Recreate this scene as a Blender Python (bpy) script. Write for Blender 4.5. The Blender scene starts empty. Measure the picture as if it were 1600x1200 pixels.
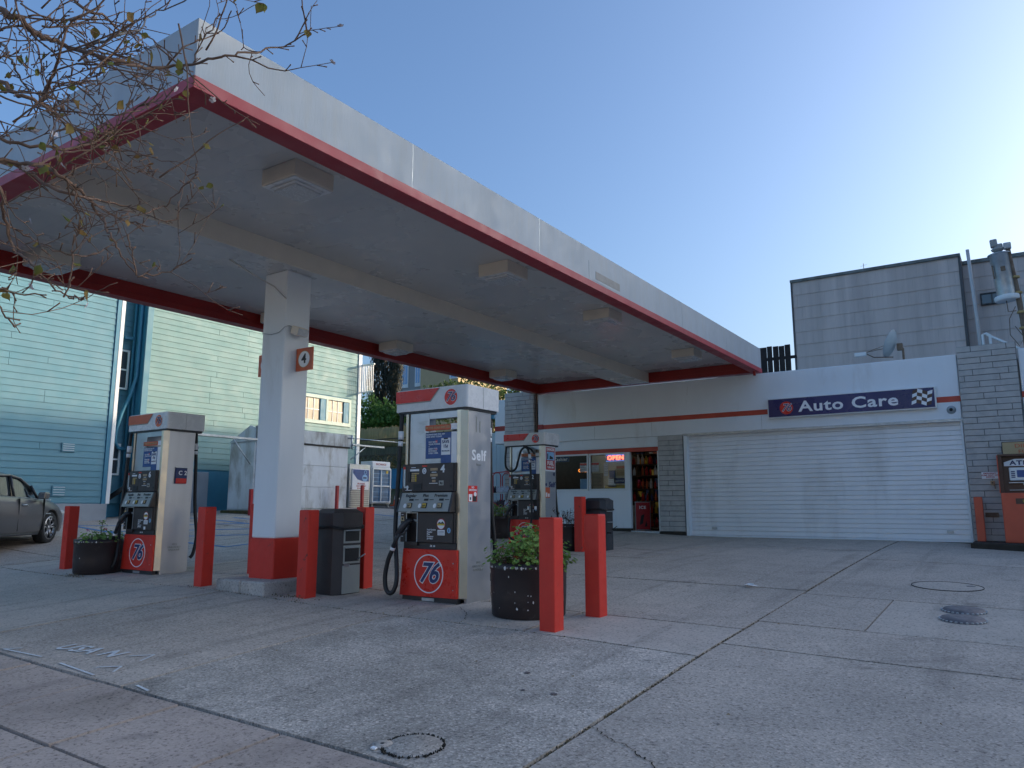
import bpy, math, random
import numpy as np
from mathutils import Vector, Matrix
random.seed(7)
PI=math.pi
S=bpy.context.scene
COL=S.collection
# ---------------------------------------------------------------- camera, sky, sun, exposure
cam=bpy.data.cameras.new('camera'); co=bpy.data.objects.new('camera',cam); COL.objects.link(co)
cam.sensor_width=36; cam.lens=36*1180/1600; cam.clip_start=.05; cam.clip_end=3000
co.location=(0,0,1.5); co.rotation_euler=(math.radians(90+9.29),0,math.radians(34.05)); S.camera=co
SUN_EL=math.radians(14.0); SUN_AZ=math.radians(43)      # azimuth from +Y towards +X
w=bpy.data.worlds.new("World"); S.world=w; w.use_nodes=True
nt=w.node_tree; nt.nodes.clear()
sk=nt.nodes.new('ShaderNodeTexSky'); sk.sky_type='NISHITA'; sk.sun_disc=False
sk.sun_elevation=SUN_EL; sk.sun_rotation=SUN_AZ; sk.air_density=1.0; sk.dust_density=5.0; sk.ozone_density=4.4; sk.altitude=20
bg=nt.nodes.new('ShaderNodeBackground'); bg.inputs['Strength'].default_value=.15
wo=nt.nodes.new('ShaderNodeOutputWorld')
nt.links.new(sk.outputs[0],bg.inputs[0]); nt.links.new(bg.outputs[0],wo.inputs[0])
sl=bpy.data.lights.new('sun','SUN'); sl.energy=2.0; sl.angle=math.radians(1.2); sl.color=(1,.78,.54)
so=bpy.data.objects.new('sun',sl); COL.objects.link(so)
sd=Vector((math.sin(SUN_AZ)*math.cos(SUN_EL),math.cos(SUN_AZ)*math.cos(SUN_EL),math.sin(SUN_EL)))
so.rotation_euler=sd.to_track_quat('Z','Y').to_euler(); so.location=(20,10,12)
S.view_settings.view_transform='Standard'; S.view_settings.look='None'; S.view_settings.exposure=1.12; S.view_settings.gamma=1
try: S.view_settings.use_curve_mapping=False
except Exception: pass

# ---------------------------------------------------------------- ground height (fitted to the sloping lot)
CP=[(0,0,0),(-2.25,3.446,.19),(-2.25,4.7,.27),(-2.25,6.87,.40),(-2.25,8.9,.50),(-2.25,10.9,.60),(-2.25,15.3,.78),
(-5.27,6.77,.45),(-6.1,6.75,.455),(-11,6.6,.51),(-8.4,6.1,.5),(-3.63,6.06,.40),(-3.8,7.2,.435),
(-17.2,8.1,.77),(-20,9.77,1.10),(-20,11.5,1.18),(-18.4,13.8,1.32),(-18.4,15.8,1.43),(-18.4,17.8,1.50),
(-8.2,13.2,.705),(-6.6,12.6,.70),(-6.7,17.5,.845),(-.93,17.5,.80),(-4,17.5,.83),(-8.2,17.5,.91),(-10.5,17.5,.95),(1,17.5,.70),
(-6,0,.06),(-6,3,.24),(-12,2,.25),(4,5,.22),(6,17,.62),(4,10,.42),(-18,2,.5),(-24,20,1.7),(-24,5,1.1),(0,-5,-.1),(-13,20,1.35),(-13,14,.98),(-13,26,1.6),(-30,-5,.6),(10,0,-.2),(14,25,.7),(-10,-10,-.2)]
_P=np.array(CP)
def _k(r2): return np.where(r2>0,.5*r2*np.log(np.maximum(r2,1e-12)),0)
_xy=_P[:,:2]/10; _n=len(_P)
_A=np.zeros((_n+3,_n+3)); _A[:_n,:_n]=_k(((_xy[:,None]-_xy[None])**2).sum(-1))+.0002*np.eye(_n)
_A[:_n,_n]=1; _A[:_n,_n+1:]=_xy; _A[_n,:_n]=1; _A[_n+1:,:_n]=_xy.T
_S=np.linalg.solve(_A,np.concatenate([_P[:,2],[0,0,0]]))
def H(x,y):
    x=min(max(x,-30),12); y=min(max(y,-9),27)
    r=_k((x/10-_xy[:,0])**2+(y/10-_xy[:,1])**2)@_S[:-3]
    return float(r+_S[-3]+_S[-2]*x/10+_S[-1]*y/10)

# ---------------------------------------------------------------- helpers
class MB:
    def __init__(s): s.v=[]; s.f=[]; s.m=[]; s.sm=[]
    def add(s,vs,fs,m=0,sm=False,M=None):
        b=len(s.v)
        if M is not None: vs=[tuple(M@Vector(v)) for v in vs]
        s.v.extend(vs); s.f.extend([tuple(i+b for i in f) for f in fs]); s.m.extend([m]*len(fs)); s.sm.extend([sm]*len(fs)); return s
    def box(s,x0,x1,y0,y1,z0,z1,bv=0,m=0,M=None):
        if x0>x1:x0,x1=x1,x0
        if y0>y1:y0,y1=y1,y0
        if z0>z1:z0,z1=z1,z0
        if bv<=0:
            vs=[(x,y,z) for x in (x0,x1) for y in (y0,y1) for z in (z0,z1)]
            return s.add(vs,[(0,1,3,2),(4,6,7,5),(0,4,5,1),(2,3,7,6),(0,2,6,4),(1,5,7,3)],m,False,M)
        bv=min(bv,(x1-x0)*.45,(y1-y0)*.45,(z1-z0)*.45)
        vs=[];idx={}
        for i,x in enumerate((x0,x1)):
            for j,y in enumerate((y0,y1)):
                for k,z in enumerate((z0,z1)):
                    sx=bv*(1-2*i);sy=bv*(1-2*j);sz=bv*(1-2*k)
                    idx[i,j,k,0]=len(vs);vs.append((x,y+sy,z+sz))
                    idx[i,j,k,1]=len(vs);vs.append((x+sx,y,z+sz))
                    idx[i,j,k,2]=len(vs);vs.append((x+sx,y+sy,z))
        fs=[]
        for i in (0,1):
            q=[idx[i,0,0,0],idx[i,0,1,0],idx[i,1,1,0],idx[i,1,0,0]]; fs.append(tuple(q if i==0 else q[::-1]))
            q=[idx[0,i,0,1],idx[1,i,0,1],idx[1,i,1,1],idx[0,i,1,1]]; fs.append(tuple(q if i==0 else q[::-1]))
            q=[idx[0,0,i,2],idx[0,1,i,2],idx[1,1,i,2],idx[1,0,i,2]]; fs.append(tuple(q if i==0 else q[::-1]))
        for a in (0,1):
            for b in (0,1):
                fl=(a+b)%2
                q=[idx[a,b,0,0],idx[a,b,1,0],idx[a,b,1,1],idx[a,b,0,1]]; fs.append(tuple(q[::-1] if fl==0 else q))
                q=[idx[a,0,b,0],idx[a,1,b,0],idx[a,1,b,2],idx[a,0,b,2]]; fs.append(tuple(q if fl==0 else q[::-1]))
                q=[idx[0,a,b,1],idx[1,a,b,1],idx[1,a,b,2],idx[0,a,b,2]]; fs.append(tuple(q[::-1] if fl==0 else q))
                for c in (0,1):
                    q=[idx[a,b,c,0],idx[a,b,c,1],idx[a,b,c,2]]; fs.append(tuple(q if (a+b+c)%2==0 else q[::-1]))
        return s.add(vs,fs,m,False,M)
    def prism(s,poly,a0,a1,axis='y',m=0,M=None):   # polygon in the two other axes, extruded along axis
        n=len(poly)
        def P(u,v,a): return {'y':(u,a,v),'x':(a,u,v),'z':(u,v,a)}[axis]
        vs=[P(u,v,a0) for u,v in poly]+[P(u,v,a1) for u,v in poly]
        fs=[tuple(range(n)),tuple(range(2*n-1,n-1,-1))]+[(i,i+n,(i+1)%n+n,(i+1)%n) for i in range(n)]
        ar=sum(poly[i][0]*poly[(i+1)%n][1]-poly[(i+1)%n][0]*poly[i][1] for i in range(n))
        flip=(ar<0)^(a1<a0)
        if axis=='z': flip=not flip
        if axis=='x': flip=not flip
        if flip: fs=[f[::-1] for f in fs]
        return s.add(vs,fs,m,False,M)
    def tube(s,pts,r,n=8,m=0,cap=True,M=None):
        pts=[Vector(p) for p in pts]; rs=r if isinstance(r,(list,tuple)) else [r]*len(pts)
        vs=[];prev=None
        for i,p in enumerate(pts):
            t=(pts[min(i+1,len(pts)-1)]-pts[max(i-1,0)])
            if t.length<1e-9: t=Vector((0,0,1))
            t.normalize()
            if prev is None:
                a=Vector((0,0,1)) if abs(t.z)<.9 else Vector((1,0,0)); u=t.cross(a).normalized()
            else:
                u=(prev-t*prev.dot(t)); u=u.normalized() if u.length>1e-6 else t.orthogonal().normalized()
            prev=u; v=t.cross(u)
            for k in range(n):
                a=2*PI*k/n; vs.append(tuple(p+(u*math.cos(a)+v*math.sin(a))*rs[i]))
        fs=[]
        for i in range(len(pts)-1):
            for k in range(n):
                a=i*n+k;b=i*n+(k+1)%n; fs.append((a,b,b+n,a+n))
        if cap: fs+=[tuple(range(n-1,-1,-1)),tuple(range((len(pts)-1)*n,len(pts)*n))]
        return s.add(vs,fs,m,True,M)
    def lathe(s,prof,c=(0,0,0),n=32,m=0,axis='z',M=None):
        vs=[];L=len(prof)
        for r,z in prof:
            for k in range(n):
                a=2*PI*k/n; x,y=r*math.cos(a),r*math.sin(a)
                p=(x,y,z) if axis=='z' else ((x,-z,y) if axis=='y' else (z,x,y))
                vs.append((p[0]+c[0],p[1]+c[1],p[2]+c[2]))
        fs=[(i*n+k,i*n+(k+1)%n,(i+1)*n+(k+1)%n,(i+1)*n+k) for i in range(L-1) for k in range(n)]
        return s.add(vs,fs,m,True,M)
    def disc(s,c,r,n=32,axis='y',m=0,h=.004,M=None,sx=1):
        poly=[(c[0 if axis!='x' else 1]+r*sx*math.cos(2*PI*k/n),c[2 if axis!='z' else 1]+r*math.sin(2*PI*k/n)) for k in range(n)]
        a=c['xyz'.index(axis)]
        return s.prism(poly,a,a+h,axis,m,M)
    def ring(s,c,r0,r1,n=40,axis='y',h=.004,m=0,sx=1):
        A='xyz'.index(axis); vs=[]
        for r in (r0,r1):
            for d in (0,h):
                for k in range(n):
                    t=2*PI*k/n; u,v=r*sx*math.cos(t),r*math.sin(t)
                    p={'y':(u,0,v),'x':(0,u,v),'z':(u,v,0)}[axis]; q=[c[0]+p[0],c[1]+p[1],c[2]+p[2]]; q[A]+=d; vs.append(tuple(q))
        fs=[]
        for k in range(n):
            j=(k+1)%n; a,b,c2,d=0,n,2*n,3*n
            fs+=[(a+k,a+j,c2+j,c2+k),(b+k,d+k,d+j,b+j),(a+k,b+k,b+j,a+j),(c2+k,c2+j,d+j,d+k)]
        return s.add(vs,fs,m)
    def mesh(s,name):
        me=bpy.data.meshes.new(name); me.from_pydata(s.v,[],s.f)
        me.polygons.foreach_set('material_index',s.m); me.polygons.foreach_set('use_smooth',s.sm); me.update(); return me
def tag(o,label=None,cat=None,group=None,kind=None):
    if label:o['label']=label
    if cat:o['category']=cat
    if group:o['group']=group
    if kind:o['kind']=kind
    return o
def link(o,parent=None,loc=None,rz=0):
    COL.objects.link(o)
    if parent is not None:o.parent=parent
    if loc is not None:o.location=loc
    if rz:o.rotation_euler=(0,0,rz)
    return o
WL={}
def thing(name,label,cat,loc=(0,0,0),rz=0,group=None,kind=None):
    o=bpy.data.objects.new(name,None); o.empty_display_size=.1; link(o,None,loc,rz); WL[o.name]=Vector(loc)
    return tag(o,label,cat,group,kind)
def part(name,mb,mats,parent=None,world=False,loc=None,rz=0):
    """one mesh object; world=True: the vertices are world coordinates of an unrotated parent chain"""
    if world and parent is not None:
        d=Vector((0,0,0)); p=parent
        while p is not None: d+=p.location; p=p.parent
        mb.v=[(v[0]-d.x,v[1]-d.y,v[2]-d.z) for v in mb.v]
    me=mb.mesh(name)
    for mt in (mats if isinstance(mats,(list,tuple)) else [mats]): me.materials.append(mt)
    o=bpy.data.objects.new(name,me); return link(o,parent,loc,rz)
def inst(name,me,parent,loc,rz=0,scale=None,rot=None):
    o=bpy.data.objects.new(name,me); link(o,parent,loc,rz)
    if scale:o.scale=scale
    if rot:o.rotation_euler=rot
    return o
def copy_tree(o,parent=None):
    c=o.copy(); COL.objects.link(c); c.parent=parent
    for ch in list(o.children): copy_tree(ch,c)
    return c
def text(name,body,size,mt,parent,loc,face='front',bold=0.0,shear=0,align='CENTER',ext=.002,sx=1.0,world=False,extra=None,yaw=None):
    cu=bpy.data.curves.new(name,'FONT'); cu.body=body; cu.size=size; cu.align_x=align; cu.align_y='CENTER'
    cu.offset=bold; cu.extrude=ext; cu.shear=shear; cu.resolution_u=3; cu.space_character=.90 if body=='76' else 1+bold/size*4
    t=bpy.data.objects.new(name,cu); COL.objects.link(t)
    bpy.context.view_layer.update()
    me=bpy.data.meshes.new_from_object(t.evaluated_get(bpy.context.evaluated_depsgraph_get()))
    bpy.data.objects.remove(t); me.materials.clear(); me.materials.append(mt); me.name=name
    if sx!=1: me.transform(Matrix.Diagonal((sx,1,1,1)))
    o=bpy.data.objects.new(name,me)
    if world and parent is not None:
        p=parent; d=Vector(loc)
        while p is not None: d-=p.location; p=p.parent
        loc=d
    link(o,parent,loc)
    o.rotation_euler={'front':(PI/2,0,0),'right':(PI/2,0,PI/2),'up':(0,0,yaw or 0)}[face]
    if extra: o.rotation_euler=extra
    return o
def lerp(a,b,t): return a+(b-a)*t

# ---------------------------------------------------------------- materials
def newmat(name):
    m=bpy.data.materials.new(name); m.use_nodes=True; n=m.node_tree; n.nodes.clear()
    out=n.nodes.new('ShaderNodeOutputMaterial'); b=n.nodes.new('ShaderNodeBsdfPrincipled'); n.links.new(b.outputs[0],out.inputs[0])
    return m,n,b
def N(n,t,**k):
    x=n.nodes.new(t)
    for a,v in k.items():
        if a in x.inputs.keys() if hasattr(x.inputs,'keys') else False: x.inputs[a].default_value=v
        else: setattr(x,a,v)
    return x
def ramp(n,src,stops):
    r=n.nodes.new('ShaderNodeValToRGB'); e=r.color_ramp.elements
    while len(e)<len(stops): e.new(.5)
    for i,(p,c) in enumerate(stops): e[i].position=p; e[i].color=(c,c,c,1) if not isinstance(c,tuple) else (*c,1)
    n.links.new(src,r.inputs[0]); return r.outputs[0]
def noise(n,scale,detail=4,rough=.55,coord='pos',stretch=None,dist=0):
    t=n.nodes.new('ShaderNodeTexNoise'); t.inputs['Scale'].default_value=scale; t.inputs['Detail'].default_value=detail; t.inputs['Roughness'].default_value=rough; t.inputs['Distortion'].default_value=dist
    if coord=='pos': g=n.nodes.new('ShaderNodeNewGeometry').outputs['Position']
    else: g=n.nodes.new('ShaderNodeTexCoord').outputs['Object']
    if stretch:
        mp=n.nodes.new('ShaderNodeMapping'); mp.inputs['Scale'].default_value=stretch; n.links.new(g,mp.inputs[0]); g=mp.outputs[0]
    n.links.new(g,t.inputs['Vector']); return t.outputs['Fac']
def mix(n,f,a,b,mode='MIX'):
    m=n.nodes.new('ShaderNodeMix'); m.data_type='RGBA'; m.blend_type=mode
    for i,s in ((0,f),(6,a),(7,b)):
        if hasattr(s,'is_linked') or hasattr(s,'links'): n.links.new(s,m.inputs[i])
        else: m.inputs[i].default_value=s if i==0 else ((*s,1) if len(s)==3 else s)
    return m.outputs[2]
def bump(n,b,h,strength=.3,dist=.01,prev=None):
    x=n.nodes.new('ShaderNodeBump'); x.inputs['Strength'].default_value=strength; x.inputs['Distance'].default_value=dist
    n.links.new(h,x.inputs['Height'])
    if prev is not None: n.links.new(prev,x.inputs['Normal'])
    n.links.new(x.outputs[0],b.inputs['Normal']); return x.outputs[0]
def sc(c,k): return tuple(min(1,x*k) for x in c)
def M(name,c,rough=.5,metal=0,var=.12,scale=2.5,bmp=.08,bscale=60,dirt=None,dirtamt=.5,dscale=1.2,stretch=None,coat=0,coord='pos',rvar=.1,spec=None):
    m,n,b=newmat(name)
    f=noise(n,scale,5,.6,coord,stretch)
    r=ramp(n,f,[(.3,1-var),(.7,1+var*.5)])
    col=mix(n,1.0,c,r,'MULTIPLY')
    if dirt:
        d=noise(n,dscale,8,.65,coord,stretch,.3); dd=ramp(n,d,[(1-dirtamt-.12,0.0),(1-dirtamt+.15,1.0)])
        col=mix(n,dd,col,dirt)
    n.links.new(col,b.inputs['Base Color']); b.inputs['Metallic'].default_value=metal
    rr=ramp(n,noise(n,scale*2.2,4,.6,coord),[(.3,max(.03,rough-rvar)),(.7,min(1,rough+rvar))]); n.links.new(rr,b.inputs['Roughness'])
    if spec is not None: b.inputs['Specular IOR Level'].default_value=spec
    if coat: b.inputs['Coat Weight'].default_value=coat; b.inputs['Coat Roughness'].default_value=.08
    if bmp: bump(n,b,noise(n,bscale,4,.6,coord,stretch),bmp,.004)
    return m
def emit(name,c,s):
    m,n,b=newmat(name); b.inputs['Base Color'].default_value=(*c,1); b.inputs['Emission Color'].default_value=(*c,1); b.inputs['Emission Strength'].default_value=s; return m
def concrete(name,base,dark,speck=.5,joint=False,rscale=1.0,warm=None):
    m,n,b=newmat(name)
    big=noise(n,.45*rscale,6,.62,dist=.4); mid=noise(n,2.6*rscale,7,.65); fine=noise(n,38,4,.7); grit=noise(n,150,3,.7)
    col=mix(n,ramp(n,big,[(.36,0.0),(.64,1.0)]),dark,base)
    col=mix(n,ramp(n,mid,[(.42,.0),(.72,.5)]),col,sc(dark,.78))
    if warm: col=mix(n,ramp(n,noise(n,.8,5,.6),[(.52,0.0),(.7,.55)]),col,warm)
    v=n.nodes.new('ShaderNodeTexVoronoi'); v.inputs['Scale'].default_value=78; n.links.new(n.nodes.new('ShaderNodeNewGeometry').outputs['Position'],v.inputs['Vector'])
    ag=ramp(n,v.outputs['Color'],[(0,.38),(.28,.85),(.72,1.08),(1,1.9)])
    col=mix(n,speck,col,mix(n,1.0,col,ag,'MULTIPLY'))
    pit=ramp(n,fine,[(.32,.35),(.47,1.0)]); col=mix(n,1.0,col,pit,'MULTIPLY')
    st=ramp(n,noise(n,1.0,8,.6,dist=1.2),[(.60,1.0),(.70,.70)]); col=mix(n,1.0,col,st,'MULTIPLY')
    ty=ramp(n,noise(n,1.6,3,.5,stretch=(3.2,.12,1),dist=.2),[(.56,1.0),(.68,.84)]); col=mix(n,1.0,col,ty,'MULTIPLY')
    # oil and gum spots
    v2=n.nodes.new('ShaderNodeTexVoronoi'); v2.inputs['Scale'].default_value=1.15; v2.inputs['Randomness'].default_value=1
    n.links.new(n.nodes.new('ShaderNodeNewGeometry').outputs['Position'],v2.inputs['Vector'])
    sp=ramp(n,v2.outputs['Distance'],[(.015,.6),(.03,1.0)]); col=mix(n,1.0,col,sp,'MULTIPLY')
    n.links.new(col,b.inputs['Base Color']); b.inputs['Roughness'].default_value=.82; b.inputs['Specular IOR Level'].default_value=.35
    p=bump(n,b,v.outputs['Distance'],.35*speck+.1,.006); p=bump(n,b,grit,.3,.003,p); bump(n,b,mid,.25,.012,p)
    return m
m_conc=concrete('forecourt concrete',(.56,.475,.40),(.43,.37,.315),.5)
m_conc_s=concrete('smooth concrete',(.58,.495,.42),(.47,.41,.35),.2)
m_conc_w=concrete('worn aggregate concrete',(.62,.54,.465),(.34,.30,.255),.85,rscale=1.4)
m_walk=concrete('sidewalk concrete',(.54,.43,.36),(.42,.335,.285),.2,warm=(.25,.20,.15))
m_isl=concrete('island concrete',(.36,.34,.31),(.20,.185,.165),.3,warm=(.19,.14,.09))
m_moss=M('joint dirt and moss',(.022,.018,.011),.95,var=.5,scale=25,bmp=.6,bscale=120)
m_asph=M('asphalt',(.085,.085,.085),.9,var=.25,scale=1.2,bmp=.5,bscale=180)
m_white=M('white wall paint',(.80,.84,.86),.55,var=.05,scale=1.1,bmp=.08,bscale=30,dirt=(.58,.58,.56),dirtamt=.30,dscale=1.6,stretch=(1,1,.25))
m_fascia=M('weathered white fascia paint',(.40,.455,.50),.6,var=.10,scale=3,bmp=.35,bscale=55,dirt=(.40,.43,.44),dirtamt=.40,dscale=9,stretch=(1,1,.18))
m_red=M('red paint',(.34,.02,.015),.42,var=.12,scale=2,bmp=.08,bscale=50,dirt=(.24,.015,.012),dirtamt=.3,dscale=4)
m_redband=M('sunlit pink red band',(.40,.035,.05),.5,var=.12,scale=2,bmp=.1)  # pink of the sunlit bands put into the paint, unlike darker m_red
m_boll=M('bollard red paint',(.66,.034,.018),.5,var=.1,scale=5,bmp=.12,bscale=40,dirt=(.22,.035,.025),dirtamt=.27,dscale=7,stretch=(1,1,.5))
m_soff=M('canopy soffit panels',(.60,.585,.56),.28,var=.04,scale=.5,bmp=.05,dirt=(.50,.50,.50),dirtamt=.35,dscale=.6)
m_beam=M('beam paint',(.52,.51,.49),.5,var=.06,scale=1)
m_cream=M('fixture cream paint',(.80,.72,.60),.5,var=.05,scale=4)
m_lens=M('ribbed lamp lens',(.55,.56,.56),.25,var=.1,scale=30,bmp=.5,bscale=90)
m_steel=M('brushed stainless steel',(.50,.51,.53),.38,1.0,var=.10,scale=3,bmp=.05,bscale=140,stretch=(1,1,.08),rvar=.08)
m_steelw=M('stainless with warm reflection tint',(.74,.66,.52),.38,1.0,var=.08,scale=4,bmp=.03)  # gold sky reflection tinted into the steel colour
m_stripe=M('red stripe paint',(.50,.055,.025),.45,var=.12,scale=3)
m_dark=M('dark brown pump panel',(.045,.036,.034),.42,var=.2,scale=5,bmp=.1)
m_black=M('black rubber',(.016,.016,.017),.5,var=.2,scale=8,bmp=.1)
m_bplas=M('black plastic',(.03,.03,.033),.38,var=.2,scale=6)
m_grey=M('pump grey panel',(.33,.34,.31),.45,var=.06,scale=5)
m_valw=M('glossy white plastic',(.72,.73,.73),.28,var=.04,scale=4,bmp=.03,dirt=(.55,.55,.54),dirtamt=.25,dscale=5)
m_valr=M('glossy signal red',(.70,.028,.016),.32,var=.06,scale=4,bmp=.02)
m_orange=M('faded orange red',(.62,.13,.05),.4,var=.1,scale=5)
m_navy=M('navy print',(.02,.04,.14),.4,var=.1,scale=8)
m_blue=M('poster blue',(.03,.09,.28),.4,var=.2,scale=9)
m_lblue=M('light blue print',(.25,.5,.75),.4,var=.1,scale=6)
m_wprint=M('white print',(.84,.85,.86),.45,var=.05,scale=9)
m_kprint=M('black print',(.02,.02,.02),.5,var=.1)
m_yell=M('yellow button',(.65,.45,.04),.35,var=.1,scale=20)
m_tan=M('tan label',(.42,.30,.17),.5,var=.1,scale=20)
m_galv=M('galvanised metal',(.48,.52,.54),.42,.8,var=.18,scale=8,bmp=.06,dirt=(.35,.33,.30),dirtamt=.3,dscale=5)
m_rust=M('rusty pipe',(.22,.16,.11),.75,.2,var=.3,scale=9,bmp=.3,dirt=(.12,.06,.03),dirtamt=.4,dscale=8)
m_brick=M('painted grey brick',(.48,.465,.44),.75,var=.14,scale=7,bmp=.5,bscale=45,dirt=(.29,.30,.30),dirtamt=.35,dscale=3)
m_mortar=M('dark recessed joint',(.16,.165,.165),.9,var=.15,scale=10,bmp=.3)
m_roll=M('roll up door paint',(.84,.86,.87),.45,var=.05,scale=1.4,bmp=.04,dirt=(.60,.61,.60),dirtamt=.36,dscale=1.3,stretch=(1,1,.3))
m_rollg=M('door slat groove',(.25,.26,.26),.6,var=.1)
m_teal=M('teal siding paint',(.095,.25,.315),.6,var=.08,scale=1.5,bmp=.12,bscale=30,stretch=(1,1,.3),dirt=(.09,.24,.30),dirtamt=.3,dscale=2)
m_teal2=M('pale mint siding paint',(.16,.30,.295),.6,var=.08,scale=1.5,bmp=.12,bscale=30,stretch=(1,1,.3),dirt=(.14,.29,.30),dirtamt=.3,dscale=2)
m_teald=M('deep teal trim paint',(.04,.20,.30),.55,var=.1,scale=3)
m_trimw=M('white trim paint',(.78,.80,.78),.5,var=.05,scale=3)
m_found=M('grey foundation render',(.30,.33,.36),.8,var=.14,scale=1.5,bmp=.2,dirt=(.2,.2,.2),dirtamt=.3)
m_shing=M('weathered shingle',(.60,.51,.46),.85,var=.22,scale=2.2,bmp=.9,bscale=26,stretch=(1,1,.06),dirt=(.45,.38,.35),dirtamt=.38,dscale=1.7)
m_shed=M('whitewashed rusty sheet',(.66,.70,.72),.55,.0,var=.15,scale=2.2,bmp=.15,dirt=(.22,.20,.14),dirtamt=.40,dscale=2.4,stretch=(1,1,.35))
m_wood=M('grey weathered boards',(.16,.125,.09),.9,var=.35,scale=5,bmp=.6,bscale=30,stretch=(1,1,.1))
m_woodd=M('dark board fence',(.028,.024,.022),.95,var=.3,scale=6,bmp=.3)
m_reed=M('reed matting',(.42,.31,.16),.9,var=.35,scale=22,bmp=.8,bscale=60,stretch=(1,1,.05))
m_planter=M('dark brown planter',(.032,.022,.021),.42,var=.25,scale=3,bmp=.12,bscale=25)
m_chip=M('chipped paint spot',(.70,.68,.64),.8,var=.1)
m_bin=M('dark brown bin plastic',(.055,.045,.042),.5,var=.15,scale=4,bmp=.15)
m_bindk=M('charcoal bin plastic',(.03,.034,.042),.5,var=.15,scale=4,bmp=.15)
m_soil=M('potting soil',(.03,.02,.013),.95,var=.4,scale=20,bmp=.8)
def leafmat(name,c,c2,trans=.25,sc_=1.6):
    m,n,b=newmat(name)
    f=noise(n,sc_,3,.6); f2=noise(n,22,2,.6)
    col=mix(n,ramp(n,f,[(.35,0.0),(.65,1.0)]),c,c2); col=mix(n,1.0,col,ramp(n,f2,[(.3,.65),(.7,1.25)]),'MULTIPLY')
    n.links.new(col,b.inputs['Base Color']); b.inputs['Roughness'].default_value=.6; b.inputs['Specular IOR Level'].default_value=.3
    t=n.nodes.new('ShaderNodeBsdfTranslucent'); n.links.new(col,t.inputs[0]); s=n.nodes.new('ShaderNodeMixShader'); s.inputs[0].default_value=trans
    out=[x for x in n.nodes if x.type=='OUTPUT_MATERIAL'][0]; n.links.new(b.outputs[0],s.inputs[1]); n.links.new(t.outputs[0],s.inputs[2]); n.links.new(s.outputs[0],out.inputs[0]); return m
m_ger=leafmat('geranium leaf',(.18,.32,.07),(.28,.42,.11),.25,9)
m_hedge=leafmat('hedge leaf',(.08,.17,.035),(.13,.23,.05))
m_cyp=leafmat('cypress leaf',(.012,.016,.009),(.03,.032,.018),.1)
m_tree=leafmat('garden tree leaf',(.05,.10,.03),(.13,.18,.05))
m_scrub=leafmat('dry scrub leaf',(.12,.085,.04),(.08,.085,.03))
m_dim=leafmat('dull shrub leaf',(.045,.05,.022),(.10,.07,.045),.15,12)
m_tleaf=leafmat('street tree leaf',(.20,.25,.05),(.34,.17,.05),.45,7)
m_bark=M('branch bark',(.21,.125,.08),.8,var=.3,scale=30,bmp=.3,bscale=120)
m_barkl=M('pale young bark',(.22,.19,.17),.7,var=.2,scale=30,bmp=.2)
m_petal=M('white blossom petal',(.8,.74,.76),.6,var=.05)
m_pink=M('pink flower petal',(.62,.10,.30),.6,var=.1)
m_redfl=M('red flower petal',(.50,.02,.02),.6,var=.1)
m_asphb=M('faded blue line paint',(.05,.20,.42),.8,var=.2,scale=8)
m_car=M('grey metallic car paint',(.11,.10,.092),.30,.25,var=.02,scale=1,bmp=0,coat=.8,rvar=.01)
m_tyre=M('tyre rubber',(.018,.018,.018),.8,var=.1,scale=12,bmp=.3)
m_alloy=M('alloy wheel',(.42,.41,.40),.3,.9,var=.05,scale=8)
m_tan2=M('tan stucco',(.52,.40,.22),.85,var=.06,scale=2,bmp=.2)
m_gstuc=M('grey stucco',(.30,.31,.30),.85,var=.06,scale=2,bmp=.2)
m_atm=M('orange red kiosk paint',(.62,.10,.045),.45,var=.08,scale=3)
m_brown=M('brown frame',(.10,.05,.03),.5,var=.2)
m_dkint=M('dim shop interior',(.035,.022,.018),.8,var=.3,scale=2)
m_counter=M('counter wood',(.26,.13,.04),.5,var=.2,scale=3)
m_cone=M('traffic cone orange',(.72,.09,.02),.5,var=.1)
m_redpipe=M('red rack tube',(.42,.025,.03),.4,var=.1)
m_curbd=M('dark painted kerb',(.035,.028,.02),.8,var=.25,scale=4,bmp=.3)
m_chalk=M('white marking paint',(.68,.70,.71),.8,var=.2,scale=30)
m_iron=M('cast iron cover',(.20,.18,.18),.55,.6,var=.3,scale=12,bmp=.6,bscale=60)
def wear(m,c,scale,lo,hi,stretch=None):
    n=m.node_tree; b=[x for x in n.nodes if x.type=='BSDF_PRINCIPLED'][0]; src=b.inputs['Base Color'].links[0].from_socket
    f=ramp(n,noise(n,scale,9,.7,'pos',stretch,.6),[(lo,0.0),(hi,1.0)]); n.links.new(mix(n,f,src,c),b.inputs['Base Color'])
wear(m_boll,(.10,.035,.025),9,.63,.69); wear(m_boll,(.70,.30,.24),22,.70,.74)
wear(m_roll,(.60,.58,.54),2.5,.66,.82,(1,1,.6)); wear(m_white,(.50,.48,.44),3.5,.66,.80,(1,1,.3)); wear(m_planter,(.12,.10,.09),6,.60,.75)
wear(m_valw,(.45,.43,.40),7,.66,.78)
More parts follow.
